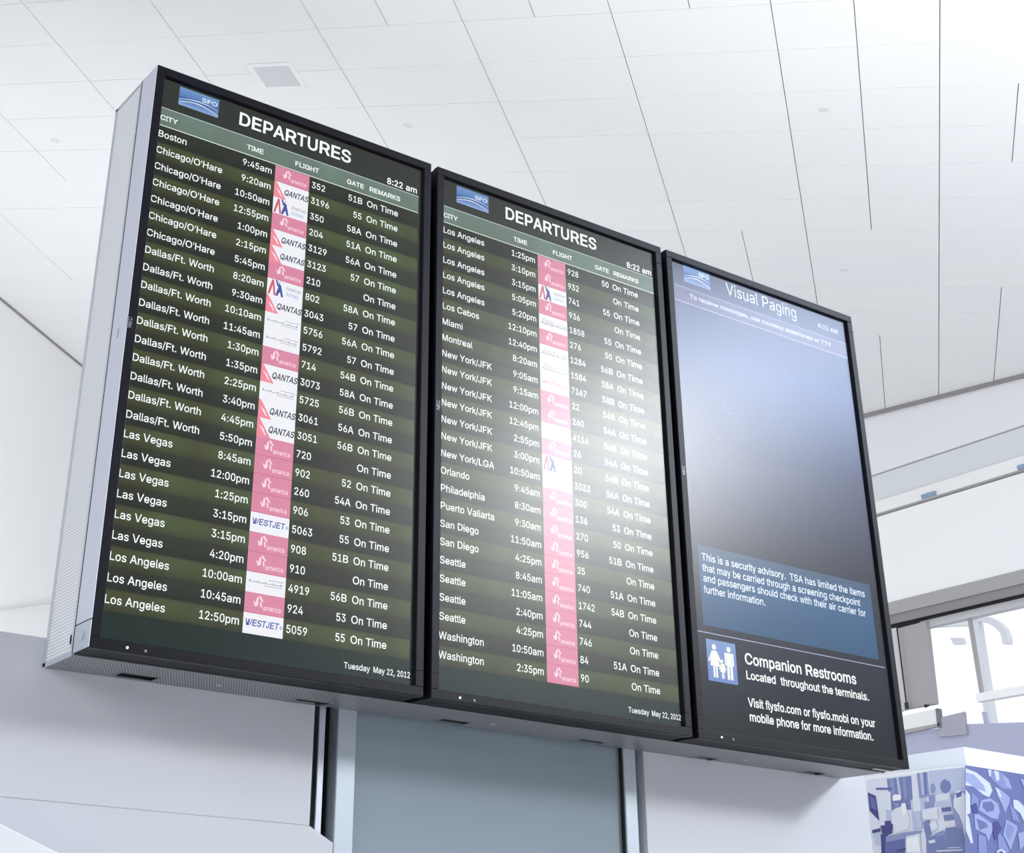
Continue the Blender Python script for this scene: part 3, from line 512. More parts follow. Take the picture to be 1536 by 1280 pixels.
# letter outlines as plain polygons: advance, then one flat x,y list per contour (thousandths)
OUTL = {"!":[196,[128,160,132,509,63,509,67,160],[130,9,143,41,130,73,98,86,66,73,52,41,66,9,98,-4]],"'":[206,[128,318,136,509,70,509,78,318]],",":[188,[84,-119,137,71,68,71,38,-119]],"-":[453,[114,244,114,188,337,188,337,244]],".":[188,[128,9,141,41,128,73,95,87,63,73,50,41,63,9,95,-4]],"/":[249,[178,533,14,-76,71,-76,235,533]],":":[188,[128,9,141,41,128,73,95,87,63,73,50,41,63,9,95,-4],[128,284,141,316,128,349,95,362,63,349,50,316,63,284,95,271]],"0":[453,[295,7,323,24,359,62,384,113,396,155,405,254,396,353,384,395,358,447,323,484,295,502,227,516,159,502,130,484,95,447,69,395,57,353,48,254,57,155,69,113,95,62,130,24,158,7,227,-7],[182,60,163,74,140,103,115,176,109,254,115,332,140,405,163,435,182,449,227,460,271,449,290,435,313,405,338,332,344,254,338,176,313,103,290,74,271,60,227,50]],"1":[453,[391,0,391,55,76,55,76,0],[198,509,86,427,86,358,212,448,212,0,276,0,276,509]],"2":[453,[389,0,389,57,153,57,327,247,357,290,374,327,380,386,367,434,337,474,294,502,240,515,168,507,111,473,80,430,66,362,127,362,135,406,165,443,205,458,258,455,287,441,308,419,317,397,320,364,311,327,282,282,64,47,64,0]],"3":[453,[266,-2,321,19,362,55,387,103,393,145,387,186,354,244,321,269,279,286,220,289,372,461,372,509,70,509,70,452,288,452,157,299,157,248,254,241,284,229,306,211,323,180,329,145,325,116,309,86,291,69,258,55,191,52,158,63,132,81,115,107,109,132,44,132,57,79,98,30,146,5,218,-7]],"4":[453,[413,105,413,163,109,163,311,509,247,509,40,158,40,105],[343,0,343,318,282,318,282,0]],"5":[453,[296,8,352,52,385,117,391,163,388,199,379,231,358,269,330,299,294,321,252,332,212,333,170,322,134,301,151,452,366,452,366,509,96,509,67,253,128,246,152,262,184,273,248,273,297,244,324,193,326,141,314,104,284,69,250,53,204,51,166,64,134,95,122,130,60,130,71,82,108,32,165,1,221,-7]],"6":[453,[284,3,333,30,368,73,387,127,387,187,375,228,355,262,316,295,265,312,214,312,175,295,322,509,252,509,112,302,86,253,68,199,64,162,69,115,100,51,155,8,226,-7],[190,55,153,79,131,119,125,158,131,197,153,235,190,259,226,265,263,259,299,235,322,196,327,157,322,119,299,79,263,55,226,48]],"7":[453,[165,0,391,449,391,509,62,509,62,452,323,452,97,0]],"8":[453,[289,1,352,33,391,84,401,135,395,176,372,220,335,252,300,265,343,289,372,330,382,380,373,429,354,460,317,492,269,511,226,516,184,511,134,492,98,460,79,429,70,380,80,330,109,289,153,265,117,252,81,220,58,176,52,135,62,84,101,33,163,1,226,-7],[185,54,145,74,121,106,115,139,122,173,147,208,187,230,226,235,265,230,305,208,330,173,337,139,331,106,307,74,267,54,226,49],[193,294,159,313,138,344,133,376,138,407,159,437,192,455,226,460,260,455,294,437,314,407,319,376,314,344,293,313,260,294,226,290]],"9":[453,[168,506,120,479,85,436,66,382,66,321,77,281,98,247,137,214,188,197,238,196,277,214,130,0,200,0,340,207,367,256,385,309,389,347,384,393,352,458,298,501,226,516],[263,454,299,429,322,390,327,350,322,312,299,273,263,249,226,243,190,250,154,274,131,313,125,352,131,390,154,429,190,454,226,460]],"A":[480,[85,0,222,402,239,457,280,323,395,0,463,0,276,509,201,509,16,0],[370,142,370,199,110,199,110,142]],"B":[456,[301,4,357,24,400,67,417,124,416,161,407,194,371,240,347,254,315,262,373,301,390,327,398,363,394,410,381,442,359,469,329,491,258,508,60,509,60,0],[125,231,279,228,313,213,342,184,354,153,355,126,344,96,320,73,264,58,125,57],[125,452,270,449,304,436,326,412,335,383,333,348,319,320,295,300,247,286,125,285]],"C":[510,[341,5,402,38,448,91,473,160,408,160,397,128,375,96,351,76,315,60,252,54,223,59,184,76,151,105,133,130,109,194,106,295,113,332,133,378,161,414,196,439,237,453,284,455,330,444,363,424,394,388,408,348,473,348,448,418,402,471,340,504,267,516,186,501,150,484,104,445,70,393,53,352,40,254,53,157,70,115,104,63,150,25,186,7,267,-7]],"D":[502,[291,8,332,21,368,42,411,83,442,138,455,181,462,255,455,329,442,372,412,426,369,467,334,488,250,508,93,509,93,452,240,451,306,435,354,399,372,375,390,329,399,275,394,198,372,135,343,99,304,73,254,60,96,57,96,0,219,0],[60,509,60,0,125,0,125,509]],"E":[419,[375,0,375,57,125,57,125,229,355,229,355,286,125,286,125,452,372,452,372,509,60,509,60,0]],"F":[410,[125,0,125,221,346,221,346,278,125,278,125,452,369,452,369,509,60,509,60,0]],"G":[520,[308,-4,360,11,392,28,431,62,459,107,471,141,478,256,283,256,283,199,415,199,410,160,396,123,374,93,333,66,283,53,238,56,184,76,151,105,125,145,113,177,104,275,113,332,125,364,141,392,171,424,196,440,236,453,308,451,337,439,368,417,391,386,408,349,474,349,449,416,403,469,340,504,265,516,184,501,133,472,103,445,69,393,53,352,40,254,53,157,69,116,104,64,149,25,185,7,269,-7]],"H":[517,[125,0,125,232,392,232,392,0,457,0,457,509,392,509,392,289,125,289,125,509,60,509,60,0]],"I":[300,[269,0,269,57,183,57,183,452,269,452,269,509,31,509,31,452,118,452,118,57,31,57,31,0]],"J":[396,[227,-2,279,21,318,63,332,100,336,145,336,509,272,509,271,130,261,93,248,74,209,53,172,51,149,56,122,74,108,93,98,130,98,173,33,173,38,100,63,47,106,11,143,-2,185,-7]],"K":[467,[448,509,364,509,181,310,104,216,104,145],[125,0,125,509,60,509,60,0],[449,0,228,309,188,259,372,0]],"L":[393,[361,0,361,57,125,57,125,509,60,509,60,0]],"M":[628,[307,49,322,49,314,72],[122,0,120,416,120,435,170,291,286,0,342,0,467,322,507,439,504,0,568,0,568,509,476,509,342,158,314,72,277,187,152,509,60,509,60,0]],"N":[523,[125,0,119,432,168,346,387,0,463,0,463,509,399,509,399,157,404,74,359,157,136,509,60,509,60,0]],"O":[533,[348,7,400,36,429,63,464,115,480,157,493,254,480,352,464,393,429,445,384,484,348,501,267,516,186,501,150,484,105,445,70,393,53,352,40,254,53,157,70,115,105,63,150,25,186,7,267,-7],[223,59,197,69,151,105,125,144,113,176,103,254,113,332,125,364,151,404,197,440,223,450,267,456,310,450,337,440,383,404,408,365,420,332,430,254,420,176,408,144,383,105,337,69,296,55,267,53]],"P":[445,[125,452,268,449,305,434,329,409,342,376,343,328,329,286,305,261,279,248,245,243,125,242],[125,242,109,242,109,186,125,186],[125,0,125,186,272,188,319,201,356,223,383,254,404,304,408,363,396,417,366,462,332,487,289,503,254,508,60,509,60,0]],"Q":[533,[401,-48,468,-48,313,159,245,159],[348,7,400,36,429,63,464,115,480,157,493,254,480,352,464,393,429,445,384,484,348,501,267,516,186,501,150,484,105,445,70,393,53,352,40,254,53,157,70,115,105,63,150,25,186,7,267,-7],[223,59,197,69,151,105,125,144,113,176,103,254,113,332,125,364,151,404,197,440,223,450,267,456,310,450,337,440,383,404,408,365,420,332,430,254,420,176,408,144,383,105,337,69,296,55,267,53]],"R":[449,[125,452,246,452,298,440,319,425,337,397,344,333,325,287,289,263,246,255,125,255],[125,255,96,255,96,198,125,199],[125,0,125,199,289,203,333,217,367,240,390,271,407,323,407,381,396,421,367,465,333,489,305,500,255,508,60,509,60,0],[428,0,303,229,230,229,353,0]],"S":[447,[294,0,360,34,393,75,408,139,399,189,359,238,303,267,162,311,122,345,115,383,129,418,159,444,204,457,254,456,291,444,326,412,337,378,401,378,390,427,351,476,289,508,227,516,151,503,92,468,68,437,58,413,52,372,56,341,76,301,112,269,163,246,280,211,322,189,344,154,338,106,317,79,286,60,246,50,204,50,166,59,136,76,114,102,104,137,38,137,51,83,91,31,156,-1,224,-9]],"T":[449,[193,452,193,0,257,0,257,452,417,452,417,509,32,509,32,452]],"U":[517,[315,-2,378,24,414,55,446,108,457,173,457,509,393,509,393,178,381,123,357,87,331,68,298,56,259,52,220,56,187,68,160,87,136,123,124,178,124,509,60,509,60,173,71,108,103,55,140,24,203,-2,259,-8]],"V":[480,[278,0,463,509,395,509,257,107,241,53,199,187,84,509,16,509,204,0]],"W":[686,[350,475,336,475,343,439],[230,0,330,371,343,439,362,345,455,0,530,0,670,509,603,509,504,120,492,60,380,509,306,509,209,137,193,59,170,171,82,509,16,509,155,0]],"X":[474,[217,236,217,284,200,260],[259,287,259,239,276,263],[91,0,222,191,237,219,268,165,382,0,456,0,276,263,446,509,374,509,258,339,237,302,200,367,104,509,29,509,200,260,18,0]],"Y":[472,[224,230,250,230,236,260],[268,0,268,208,455,509,381,509,242,275,236,260,208,318,91,509,16,509,203,208,203,0]],"Z":[438,[348,454,341,476,324,454],[90,54,97,33,113,54],[399,0,399,57,113,54,134,81,397,462,397,509,40,509,40,452,324,454,306,431,42,46,42,0]],"a":[389,[199,-4,229,8,252,25,272,52,277,52,277,0,337,0,337,251,330,301,317,329,293,355,231,381,173,383,114,368,71,339,41,291,100,274,114,296,137,316,163,327,196,331,240,322,269,291,275,250,265,235,100,203,58,179,36,146,32,84,54,36,94,5,160,-9],[130,52,102,72,92,105,100,135,117,150,141,161,246,179,276,190,274,122,259,86,220,55,170,45]],"b":[424,[274,-2,301,9,336,34,363,70,381,116,390,169,388,227,376,277,362,307,335,342,300,368,259,382,218,384,179,376,147,355,114,319,114,509,53,509,53,0,112,0,112,59,118,59,142,26,165,8,198,-5,229,-8],[179,55,140,86,121,126,113,189,121,252,140,291,178,322,220,330,262,322,301,290,320,250,328,189,320,128,301,88,262,55,220,47]],"c":[396,[261,-1,306,21,341,56,363,102,304,117,292,89,271,66,243,52,207,46,154,60,118,97,99,151,98,212,113,269,145,310,184,328,226,329,274,308,293,285,303,262,362,277,340,322,305,356,260,377,207,384,144,374,117,360,82,330,56,291,44,260,34,187,44,116,56,85,82,46,117,16,144,3,207,-8]],"d":[424,[227,-5,259,8,282,26,307,59,313,59,313,0,372,0,372,509,311,509,311,319,278,355,245,376,207,384,165,382,124,368,89,342,62,307,48,277,36,227,35,169,43,116,62,70,89,34,124,9,165,-6,195,-8],[162,55,124,88,105,128,96,189,105,250,124,290,162,322,205,330,246,322,284,291,303,252,312,189,303,126,284,86,246,55,205,47]],"e":[404,[310,202,338,221,308,221],[99,241,125,294,146,313,173,326,205,330,237,326,263,314,288,286,304,248,308,221,98,221],[98,221,75,221,75,169,96,169],[261,-3,311,19,348,55,365,91,306,105,276,65,254,53,220,46,169,53,135,73,106,116,96,164,96,169,371,169,371,194,361,269,327,333,275,370,205,384,142,373,115,359,81,329,55,290,44,258,34,187,44,116,56,85,82,46,117,16,145,3,212,-8]],"f":[254,[6,379,6,327,228,327,228,379],[142,0,145,443,154,460,171,470,199,474,227,468,243,521,234,524,178,530,135,519,101,493,84,461,81,0]],"g":[425,[265,-144,314,-124,350,-90,367,-54,372,-9,372,379,313,379,313,319,273,360,237,379,181,384,138,374,112,361,80,332,55,293,43,263,34,191,43,120,63,77,101,34,165,7,227,8,272,28,311,68,308,-34,298,-58,272,-82,222,-97,169,-93,131,-74,101,-41,51,-69,76,-104,114,-132,156,-146,207,-151],[163,66,124,96,105,133,96,193,105,252,124,290,163,322,205,330,247,322,285,291,304,253,312,193,307,142,285,95,246,66,205,59]],"h":[410,[126,283,161,317,192,328,223,328,246,323,273,304,286,286,295,249,296,0,357,0,355,271,341,321,313,356,285,373,252,383,187,379,152,362,132,344,114,310,114,509,53,509,53,0,114,0,114,227]],"i":[167,[114,0,114,379,53,379,53,0],[114,455,126,483,114,512,84,524,54,512,41,483,54,455,84,443]],"j":[167,[52,-38,47,-61,36,-76,18,-85,-10,-87,-10,-143,37,-139,73,-124,97,-98,112,-52,114,379,53,379],[114,455,126,483,114,512,83,524,53,512,41,483,53,455,83,443]],"k":[381,[177,199,184,199,360,379,284,379,121,212,110,212,110,137],[114,0,114,509,53,509,53,0],[372,0,191,229,148,186,294,0]],"l":[189,[181,3,170,54,126,57,114,83,114,509,53,509,55,59,67,28,82,13,101,3,139,-2]],"m":[610,[114,0,117,266,126,289,145,312,171,326,199,330,246,317,265,297,272,280,274,0,335,0,338,270,349,296,368,316,395,328,419,330,447,326,473,313,493,279,496,0,557,0,556,269,550,307,535,338,514,361,478,380,448,386,407,383,372,371,343,350,322,321,317,309,314,320,287,361,257,380,211,386,172,376,144,358,122,331,112,305,112,379,53,379,53,0]],"n":[410,[126,283,161,317,192,328,223,328,246,323,273,304,286,286,295,249,296,0,357,0,355,271,341,321,313,356,285,373,252,383,187,379,152,362,132,344,112,306,112,379,53,379,53,0,114,0,114,227]],"o":[415,[271,3,299,16,333,46,359,85,371,116,381,187,371,260,359,291,333,330,299,360,271,374,207,384,144,374,117,360,82,330,56,291,44,260,34,187,44,116,56,85,82,46,117,16,144,3,207,-8],[163,55,130,80,105,128,96,187,105,247,130,296,163,321,207,330,252,321,285,296,311,247,319,187,311,128,285,80,252,55,207,46]],"p":[424,[114,-143,114,59,147,21,173,4,208,-7,245,-8,274,-2,313,16,346,45,370,84,390,169,381,261,354,320,335,342,300,368,245,384,188,379,152,360,118,319,112,319,112,379,53,379,53,-143],[179,55,140,86,121,126,113,189,121,252,140,291,178,322,220,330,262,322,301,290,320,250,328,189,320,128,301,88,262,55,220,47]],"q":[424,[372,379,313,379,313,319,307,319,272,360,237,379,180,384,124,368,89,342,70,320,43,261,35,169,55,84,79,45,111,16,137,3,180,-8,217,-7,252,4,277,21,311,59,311,-143,372,-143],[162,55,124,88,105,128,96,189,105,250,124,290,162,322,205,330,246,322,284,291,303,252,312,189,303,126,284,86,246,55,205,47]],"r":[259,[114,0,114,237,122,277,140,301,166,318,198,325,243,322,243,384,191,383,161,373,130,347,115,321,112,379,53,379,53,0]],"s":[365,[236,-2,290,24,323,65,331,107,320,153,287,187,246,205,144,232,112,258,109,285,119,305,139,322,166,331,199,332,228,325,254,304,268,277,324,290,304,332,279,358,244,376,200,384,137,378,105,365,79,347,51,305,50,249,72,208,104,186,249,140,266,115,262,81,227,53,170,46,141,52,117,66,94,107,36,94,50,54,84,18,123,0,182,-8]],"t":[227,[6,379,6,327,204,327,204,379],[65,93,72,52,92,21,125,2,168,-4,213,2,202,54,150,53,136,61,127,83,126,471,65,471]],"u":[410,[234,5,267,25,298,71,298,0,357,0,357,379,296,379,296,153,287,105,256,66,234,55,200,50,164,56,145,67,124,94,116,117,114,379,53,379,53,139,60,82,75,48,106,16,135,2,182,-5]],"v":[389,[184,21,206,21,195,58],[226,0,371,379,305,379,220,144,195,58,173,132,84,379,17,379,163,0]],"w":[567,[291,338,277,338,284,312],[199,0,284,312,368,0,429,0,545,379,480,379,402,90,396,64,316,379,252,379,179,105,170,62,87,379,23,379,138,0]],"x":[379,[171,171,171,218,155,195],[175,206,207,206,191,232],[209,214,209,169,224,192],[205,182,173,182,189,156],[91,0,189,156,287,0,358,0,224,192,352,379,282,379,191,232,100,379,29,379,155,195,21,0]],"y":[389,[184,21,206,21,195,58],[91,-145,132,-139,165,-119,187,-93,371,379,305,379,220,144,195,58,173,132,84,379,17,379,163,-1,145,-51,126,-78,99,-90,61,-86,47,-139]],"z":[380,[339,0,339,56,126,56,333,331,333,379,48,379,48,323,254,320,42,46,42,0]]}
glyphs = {}
def pip(p, c):
    r = False; n = len(c)
    for i in range(n):
        (x0, y0), (x1, y1) = c[i], c[(i + 1) % n]
        if (y0 > p[1]) != (y1 > p[1]) and p[0] < (x1 - x0) * (p[1] - y0) / (y1 - y0) + x0: r = not r
    return r
def sarea(c): return sum(c[i][0] * c[(i + 1) % len(c)][1] - c[(i + 1) % len(c)][0] * c[i][1] for i in range(len(c))) / 2
def grow(c, d):
    """mitred offset of a closed outline to the outside of its winding"""
    out = []; n = len(c)
    for i in range(n):
        p, q, r = Vector(c[i - 1]), Vector(c[i]), Vector(c[(i + 1) % n])
        a, b = (q - p).normalized(), (r - q).normalized()
        na, nb = Vector((a.y, -a.x)), Vector((b.y, -b.x)); m = na + nb
        if m.length < 1e-3: m = na
        m.normalize(); k = min(1.6, 1 / max(.3, m.dot(na)))
        out.append(tuple(q + m * d * k))
    return out
def prep(chars, bold):
    tmp = []
    for ch in chars:
        if ch == ' ': continue
        cons = [[(con[2 * i] / 1000, con[2 * i + 1] / 1000) for i in range(len(con) // 2)] for con in OUTL[ch][1:]]
        glyphs[(ch, bold)] = ([], [], OUTL[ch][0] / 1000)
        holes = [c for c in cons if sarea(c) < 0]
        for c in cons:
            if sarea(c) < 0: continue
            mid = lambda h: (sum(p[0] for p in h) / len(h), sum(p[1] for p in h) / len(h))
            grp = [c] + [h for h in holes if pip(mid(h), c)]
            cu = bpy.data.curves.new('g', 'CURVE'); cu.dimensions = '2D'; cu.fill_mode = 'BOTH'
            for pts in grp:
                pts = grow(pts, (0.0, 0.008, 0.017)[bold])
                sp = cu.splines.new('POLY'); sp.points.add(len(pts) - 1)
                for q, p in zip(sp.points, pts): q.co = (p[0], p[1], 0, 1)
                sp.use_cyclic_u = True
            o = bpy.data.objects.new('g', cu); COL.objects.link(o); tmp.append((ch, o, cu))
    bpy.context.view_layer.update()
    dg = bpy.context.evaluated_depsgraph_get()
    for ch, o, c in tmp:
        me = o.evaluated_get(dg).to_mesh(); v, f_, _ = glyphs[(ch, bold)]; b0 = len(v)
        v += [(p.co.x, p.co.y) for p in me.vertices]; f_ += [[b0 + i for i in p.vertices] for p in me.polygons]
        bpy.data.objects.remove(o); bpy.data.curves.remove(c)
for bd in (0, 1, 2): prep(sorted(AFM), bd)
HCAP = 0.5087
def tw(s): return sum(AFM[c] for c in s) / 1000.0
class TX:
    """flat lettering collected into one mesh on the plane y (local), several colours"""
    def __init__(s): s.v = []; s.f = []; s.mi = []
    def add(s, text, x, z, cap, align='L', width=None, bold=1, y=0.0, mi=0, shear=0.0, rot=False, sx=1.0):
        if not text: return s
        em = cap / 0.718
        wd = tw(text) * em * sx if width is None else width
        k = wd / (tw(text) * em)
        x0 = x if align == 'L' else (x - wd if align == 'R' else x - wd / 2)
        cx = 0.0
        for ch in text:
            adv = AFM[ch] / 1000.0
            if ch != ' ':
                v, f_, ga = glyphs[(ch, bold)]
                kx = adv / ga
                b0 = len(s.v)
                for (px_, py_) in v:
                    X = x0 + (cx + px_ * kx) * em * k; Z = py_ / HCAP * cap
                    X += Z * shear
                    if rot: s.v.append((x - Z, y, z + (X - x)))
                    else: s.v.append((X, y, z + Z))
                for q in f_: s.f.append([b0 + i for i in q]); s.mi.append(mi)
            cx += adv
        return s
    def quad(s, x0, x1, z0, z1, y=0.0, mi=0):
        b = len(s.v); s.v += [(x0, y, z0), (x1, y, z0), (x1, y, z1), (x0, y, z1)]; s.f.append([b, b + 1, b + 2, b + 3]); s.mi.append(mi); return s
    def poly(s, pts, y=0.0, mi=0):
        b = len(s.v); s.v += [(p[0], y, p[1]) for p in pts]; s.f.append([b + i for i in range(len(pts))]); s.mi.append(mi); return s
    def disc(s, cx, cz, r, y=0.0, mi=0, n=16):
        return s.poly([(cx + r * math.cos(2 * PI * i / n), cz + r * math.sin(2 * PI * i / n)) for i in range(n)], y, mi)
    def build(s, name, m, parent):
        me = bpy.data.meshes.new(name); me.from_pydata(s.v, [], s.f)
        for q in (m if isinstance(m, (list, tuple)) else [m]): me.materials.append(q)
        me.polygons.foreach_set('material_index', s.mi)
        o = link(name, me, m, parent)
        if 'lettering' in name or name in ('icon_figures', 'airline_tile', 'heading_line'): o['kind'] = 'stuff'
        return o

# screen colours
G = {}
G['txt'] = glow('pixel_white', (0.90, 0.95, 0.95))
G['txt_dim'] = glow('pixel_grey', (0.50, 0.56, 0.72))
G['bg'] = glow_grad('page_green', [(0.0, (0.013, 0.026, 0.023)), (0.5, (0.022, 0.029, 0.024)), (1.0, (0.032, 0.036, 0.030))])
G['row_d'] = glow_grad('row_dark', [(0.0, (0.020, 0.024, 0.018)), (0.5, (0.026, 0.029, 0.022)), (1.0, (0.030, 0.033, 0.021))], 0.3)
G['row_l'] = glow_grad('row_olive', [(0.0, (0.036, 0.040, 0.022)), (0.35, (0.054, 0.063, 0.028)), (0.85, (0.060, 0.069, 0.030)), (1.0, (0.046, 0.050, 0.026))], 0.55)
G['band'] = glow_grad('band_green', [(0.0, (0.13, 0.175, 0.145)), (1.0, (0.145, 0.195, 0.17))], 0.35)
G['line'] = glow('line_white', (0.62, 0.72, 0.66))
G['pink'] = glow('tile_pink', (0.66, 0.235, 0.35)); G['pink_d'] = glow('tile_pink_edge', (0.55, 0.15, 0.25)); G['pink_l'] = glow('tile_pink_mark', (0.92, 0.66, 0.74))
G['tile'] = glow('tile_white', (0.82, 0.83, 0.88)); G['ink'] = glow('ink_dark', (0.03, 0.03, 0.05)); G['ink_b'] = glow('ink_blue', (0.06, 0.09, 0.34))
G['ink_g'] = glow('ink_grey', (0.38, 0.38, 0.42)); G['ink_r'] = glow('ink_red', (0.62, 0.12, 0.16)); G['ink_p'] = glow('ink_pink', (0.85, 0.25, 0.32)); G['ink_lb'] = glow('ink_pale_blue', (0.35, 0.48, 0.72))
G['logo'] = glow_grad('logo_sky', [(0.0, (0.25, 0.38, 0.68)), (0.45, (0.05, 0.12, 0.32)), (0.55, (0.10, 0.20, 0.45)), (1.0, (0.16, 0.30, 0.55))])
G['logo_w'] = glow('logo_white', (0.70, 0.80, 0.92))
G['led'] = glow('led_white', (1, 1, 1), 1.3)
glass = pane_mat('screen_glass_antiglare', 1.39, 0.265)

EPS = 0.012
S_ = 1 + EPS / 2.1162
def local(xk):
    """offset that carries coordinates read on the bezel plane to the recessed screen plane"""
    return (CAM.x - xk) * (1 - S_), (CAM.z - ZT) * (1 - S_)
PW, GAP = 0.605, 0.0156
XK = [0, PW + GAP, 2 * (PW + GAP)]

def monitor(k, lb, nec=True):
    x0 = XK[k]
    r = empty('monitor', (x0, 0, ZB)); tag(r, lb, 'monitor', 'monitors of the flight information board')
    r['_'] = 0; del r['_']
    H = 1.055
    b = 0.0165
    fr = MB()                                  # bezel ring with a slope inside and rounded lip
    fr.ring((0, PW, 0, H), (b, PW - b, b, H - b), 0, 0.0, EPS + .004)
    bz = fr.build('bezel', M['bezel'], r, bevel=.0012)
    cs = MB().box(.001, PW - .001, EPS + .005, .0637, .001, H - .001).build('casing', M['case'], r, bevel=.001)
    for zz in (.043, H - .043):
        for xa, xb in ((-.0004, b), (PW - b, PW + .0004)):
            MB().box(xa, xb, -.0004, .0637, zz - .0006, zz + .0006).build('corner_joint', M['black'], r)
    if k == 0:
        MB().box(-.002, -.0003, .0002, .0618, .044, H - .002).build('side_cover', M['side'], r)
        MB().box(-.002, -.0003, .0002, .0618, .001, .042).build('side_cap', M['alu'], r)
        MB().box(-.0026, -.0002, .0619, .0636, .001, H - .002).build('side_seam', M['black'], r)
        MB().tube((-.002, .030, .022), (-.004, .030, .022), .008, 16).build('side_screw', M['alu'], r)
        MB().box(-.004, -.002, .030, .034, .520, .535).build('side_badge', M['alu'], r)
    ld = MB(); ld.tube((.0605, 0, .0075), (.0605, -.0012, .0075), .0021, 10); ld.build('status_lamp', G['led'], r)
    MB().tube((.091, 0, .0065), (.091, -.0012, .0065), .0022, 10).build('sensor', M['logo_grey'], r)
    t = TX(); t.add('NEC', 0, 0, .0075, bold=2, rot=True, width=.020)
    bd = t.build('brand_lettering', M['logo_grey'], r); bd.location = (.0115 if k else .0070, -.0006, .527 + (0 if k else 0) - .0)
    bd.rotation_euler = (0, 0, 0)
    # the lit screen
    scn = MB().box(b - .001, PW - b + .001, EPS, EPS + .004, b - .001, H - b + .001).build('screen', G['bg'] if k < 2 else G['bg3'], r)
    ox, oz = local(x0)
    def put(tx, name, m, lay):
        o = tx.build(name, m, scn); o.location = (ox, EPS - .0003 * lay, H + oz); return o
    gp = MB().box(b - .001, PW - b + .001, EPS - .0042, EPS - .0036, b - .001, H - b + .001).build('screen_glass', glass, r)
    return r, put

def sfo(put, x0, x1, z0, z1):
    h = z0 - z1
    t = TX(); t.quad(x0, x1, z1, z0); put(t, 'logo_tile', G['logo'], 2)
    t = TX()
    def arc(za, zm, zb, th):
        n = 12; up = []; dn = []
        for i in range(n + 1):
            s = i / n; z = za * (1 - s) ** 2 + 2 * zm * s * (1 - s) + zb * s * s; X = x0 + (x1 - x0) * s
            w_ = th * (0.35 + 0.65 * (1 - abs(2 * s - 1)))
            up.append((X, z1 + h * (z + w_))); dn.append((X, z1 + h * z))
        for i in range(n): t.poly([dn[i], dn[i + 1], up[i + 1], up[i]], 0, 0)
    arc(.30, .62, .36, .05); arc(.14, .55, .06, .06)
    t.add('SFO', x1 - .003, z0 - h * .42, h * .22, 'R', (x1 - x0) * .40, 2)
    put(t, 'logo_lettering', G['logo_w'], 3)

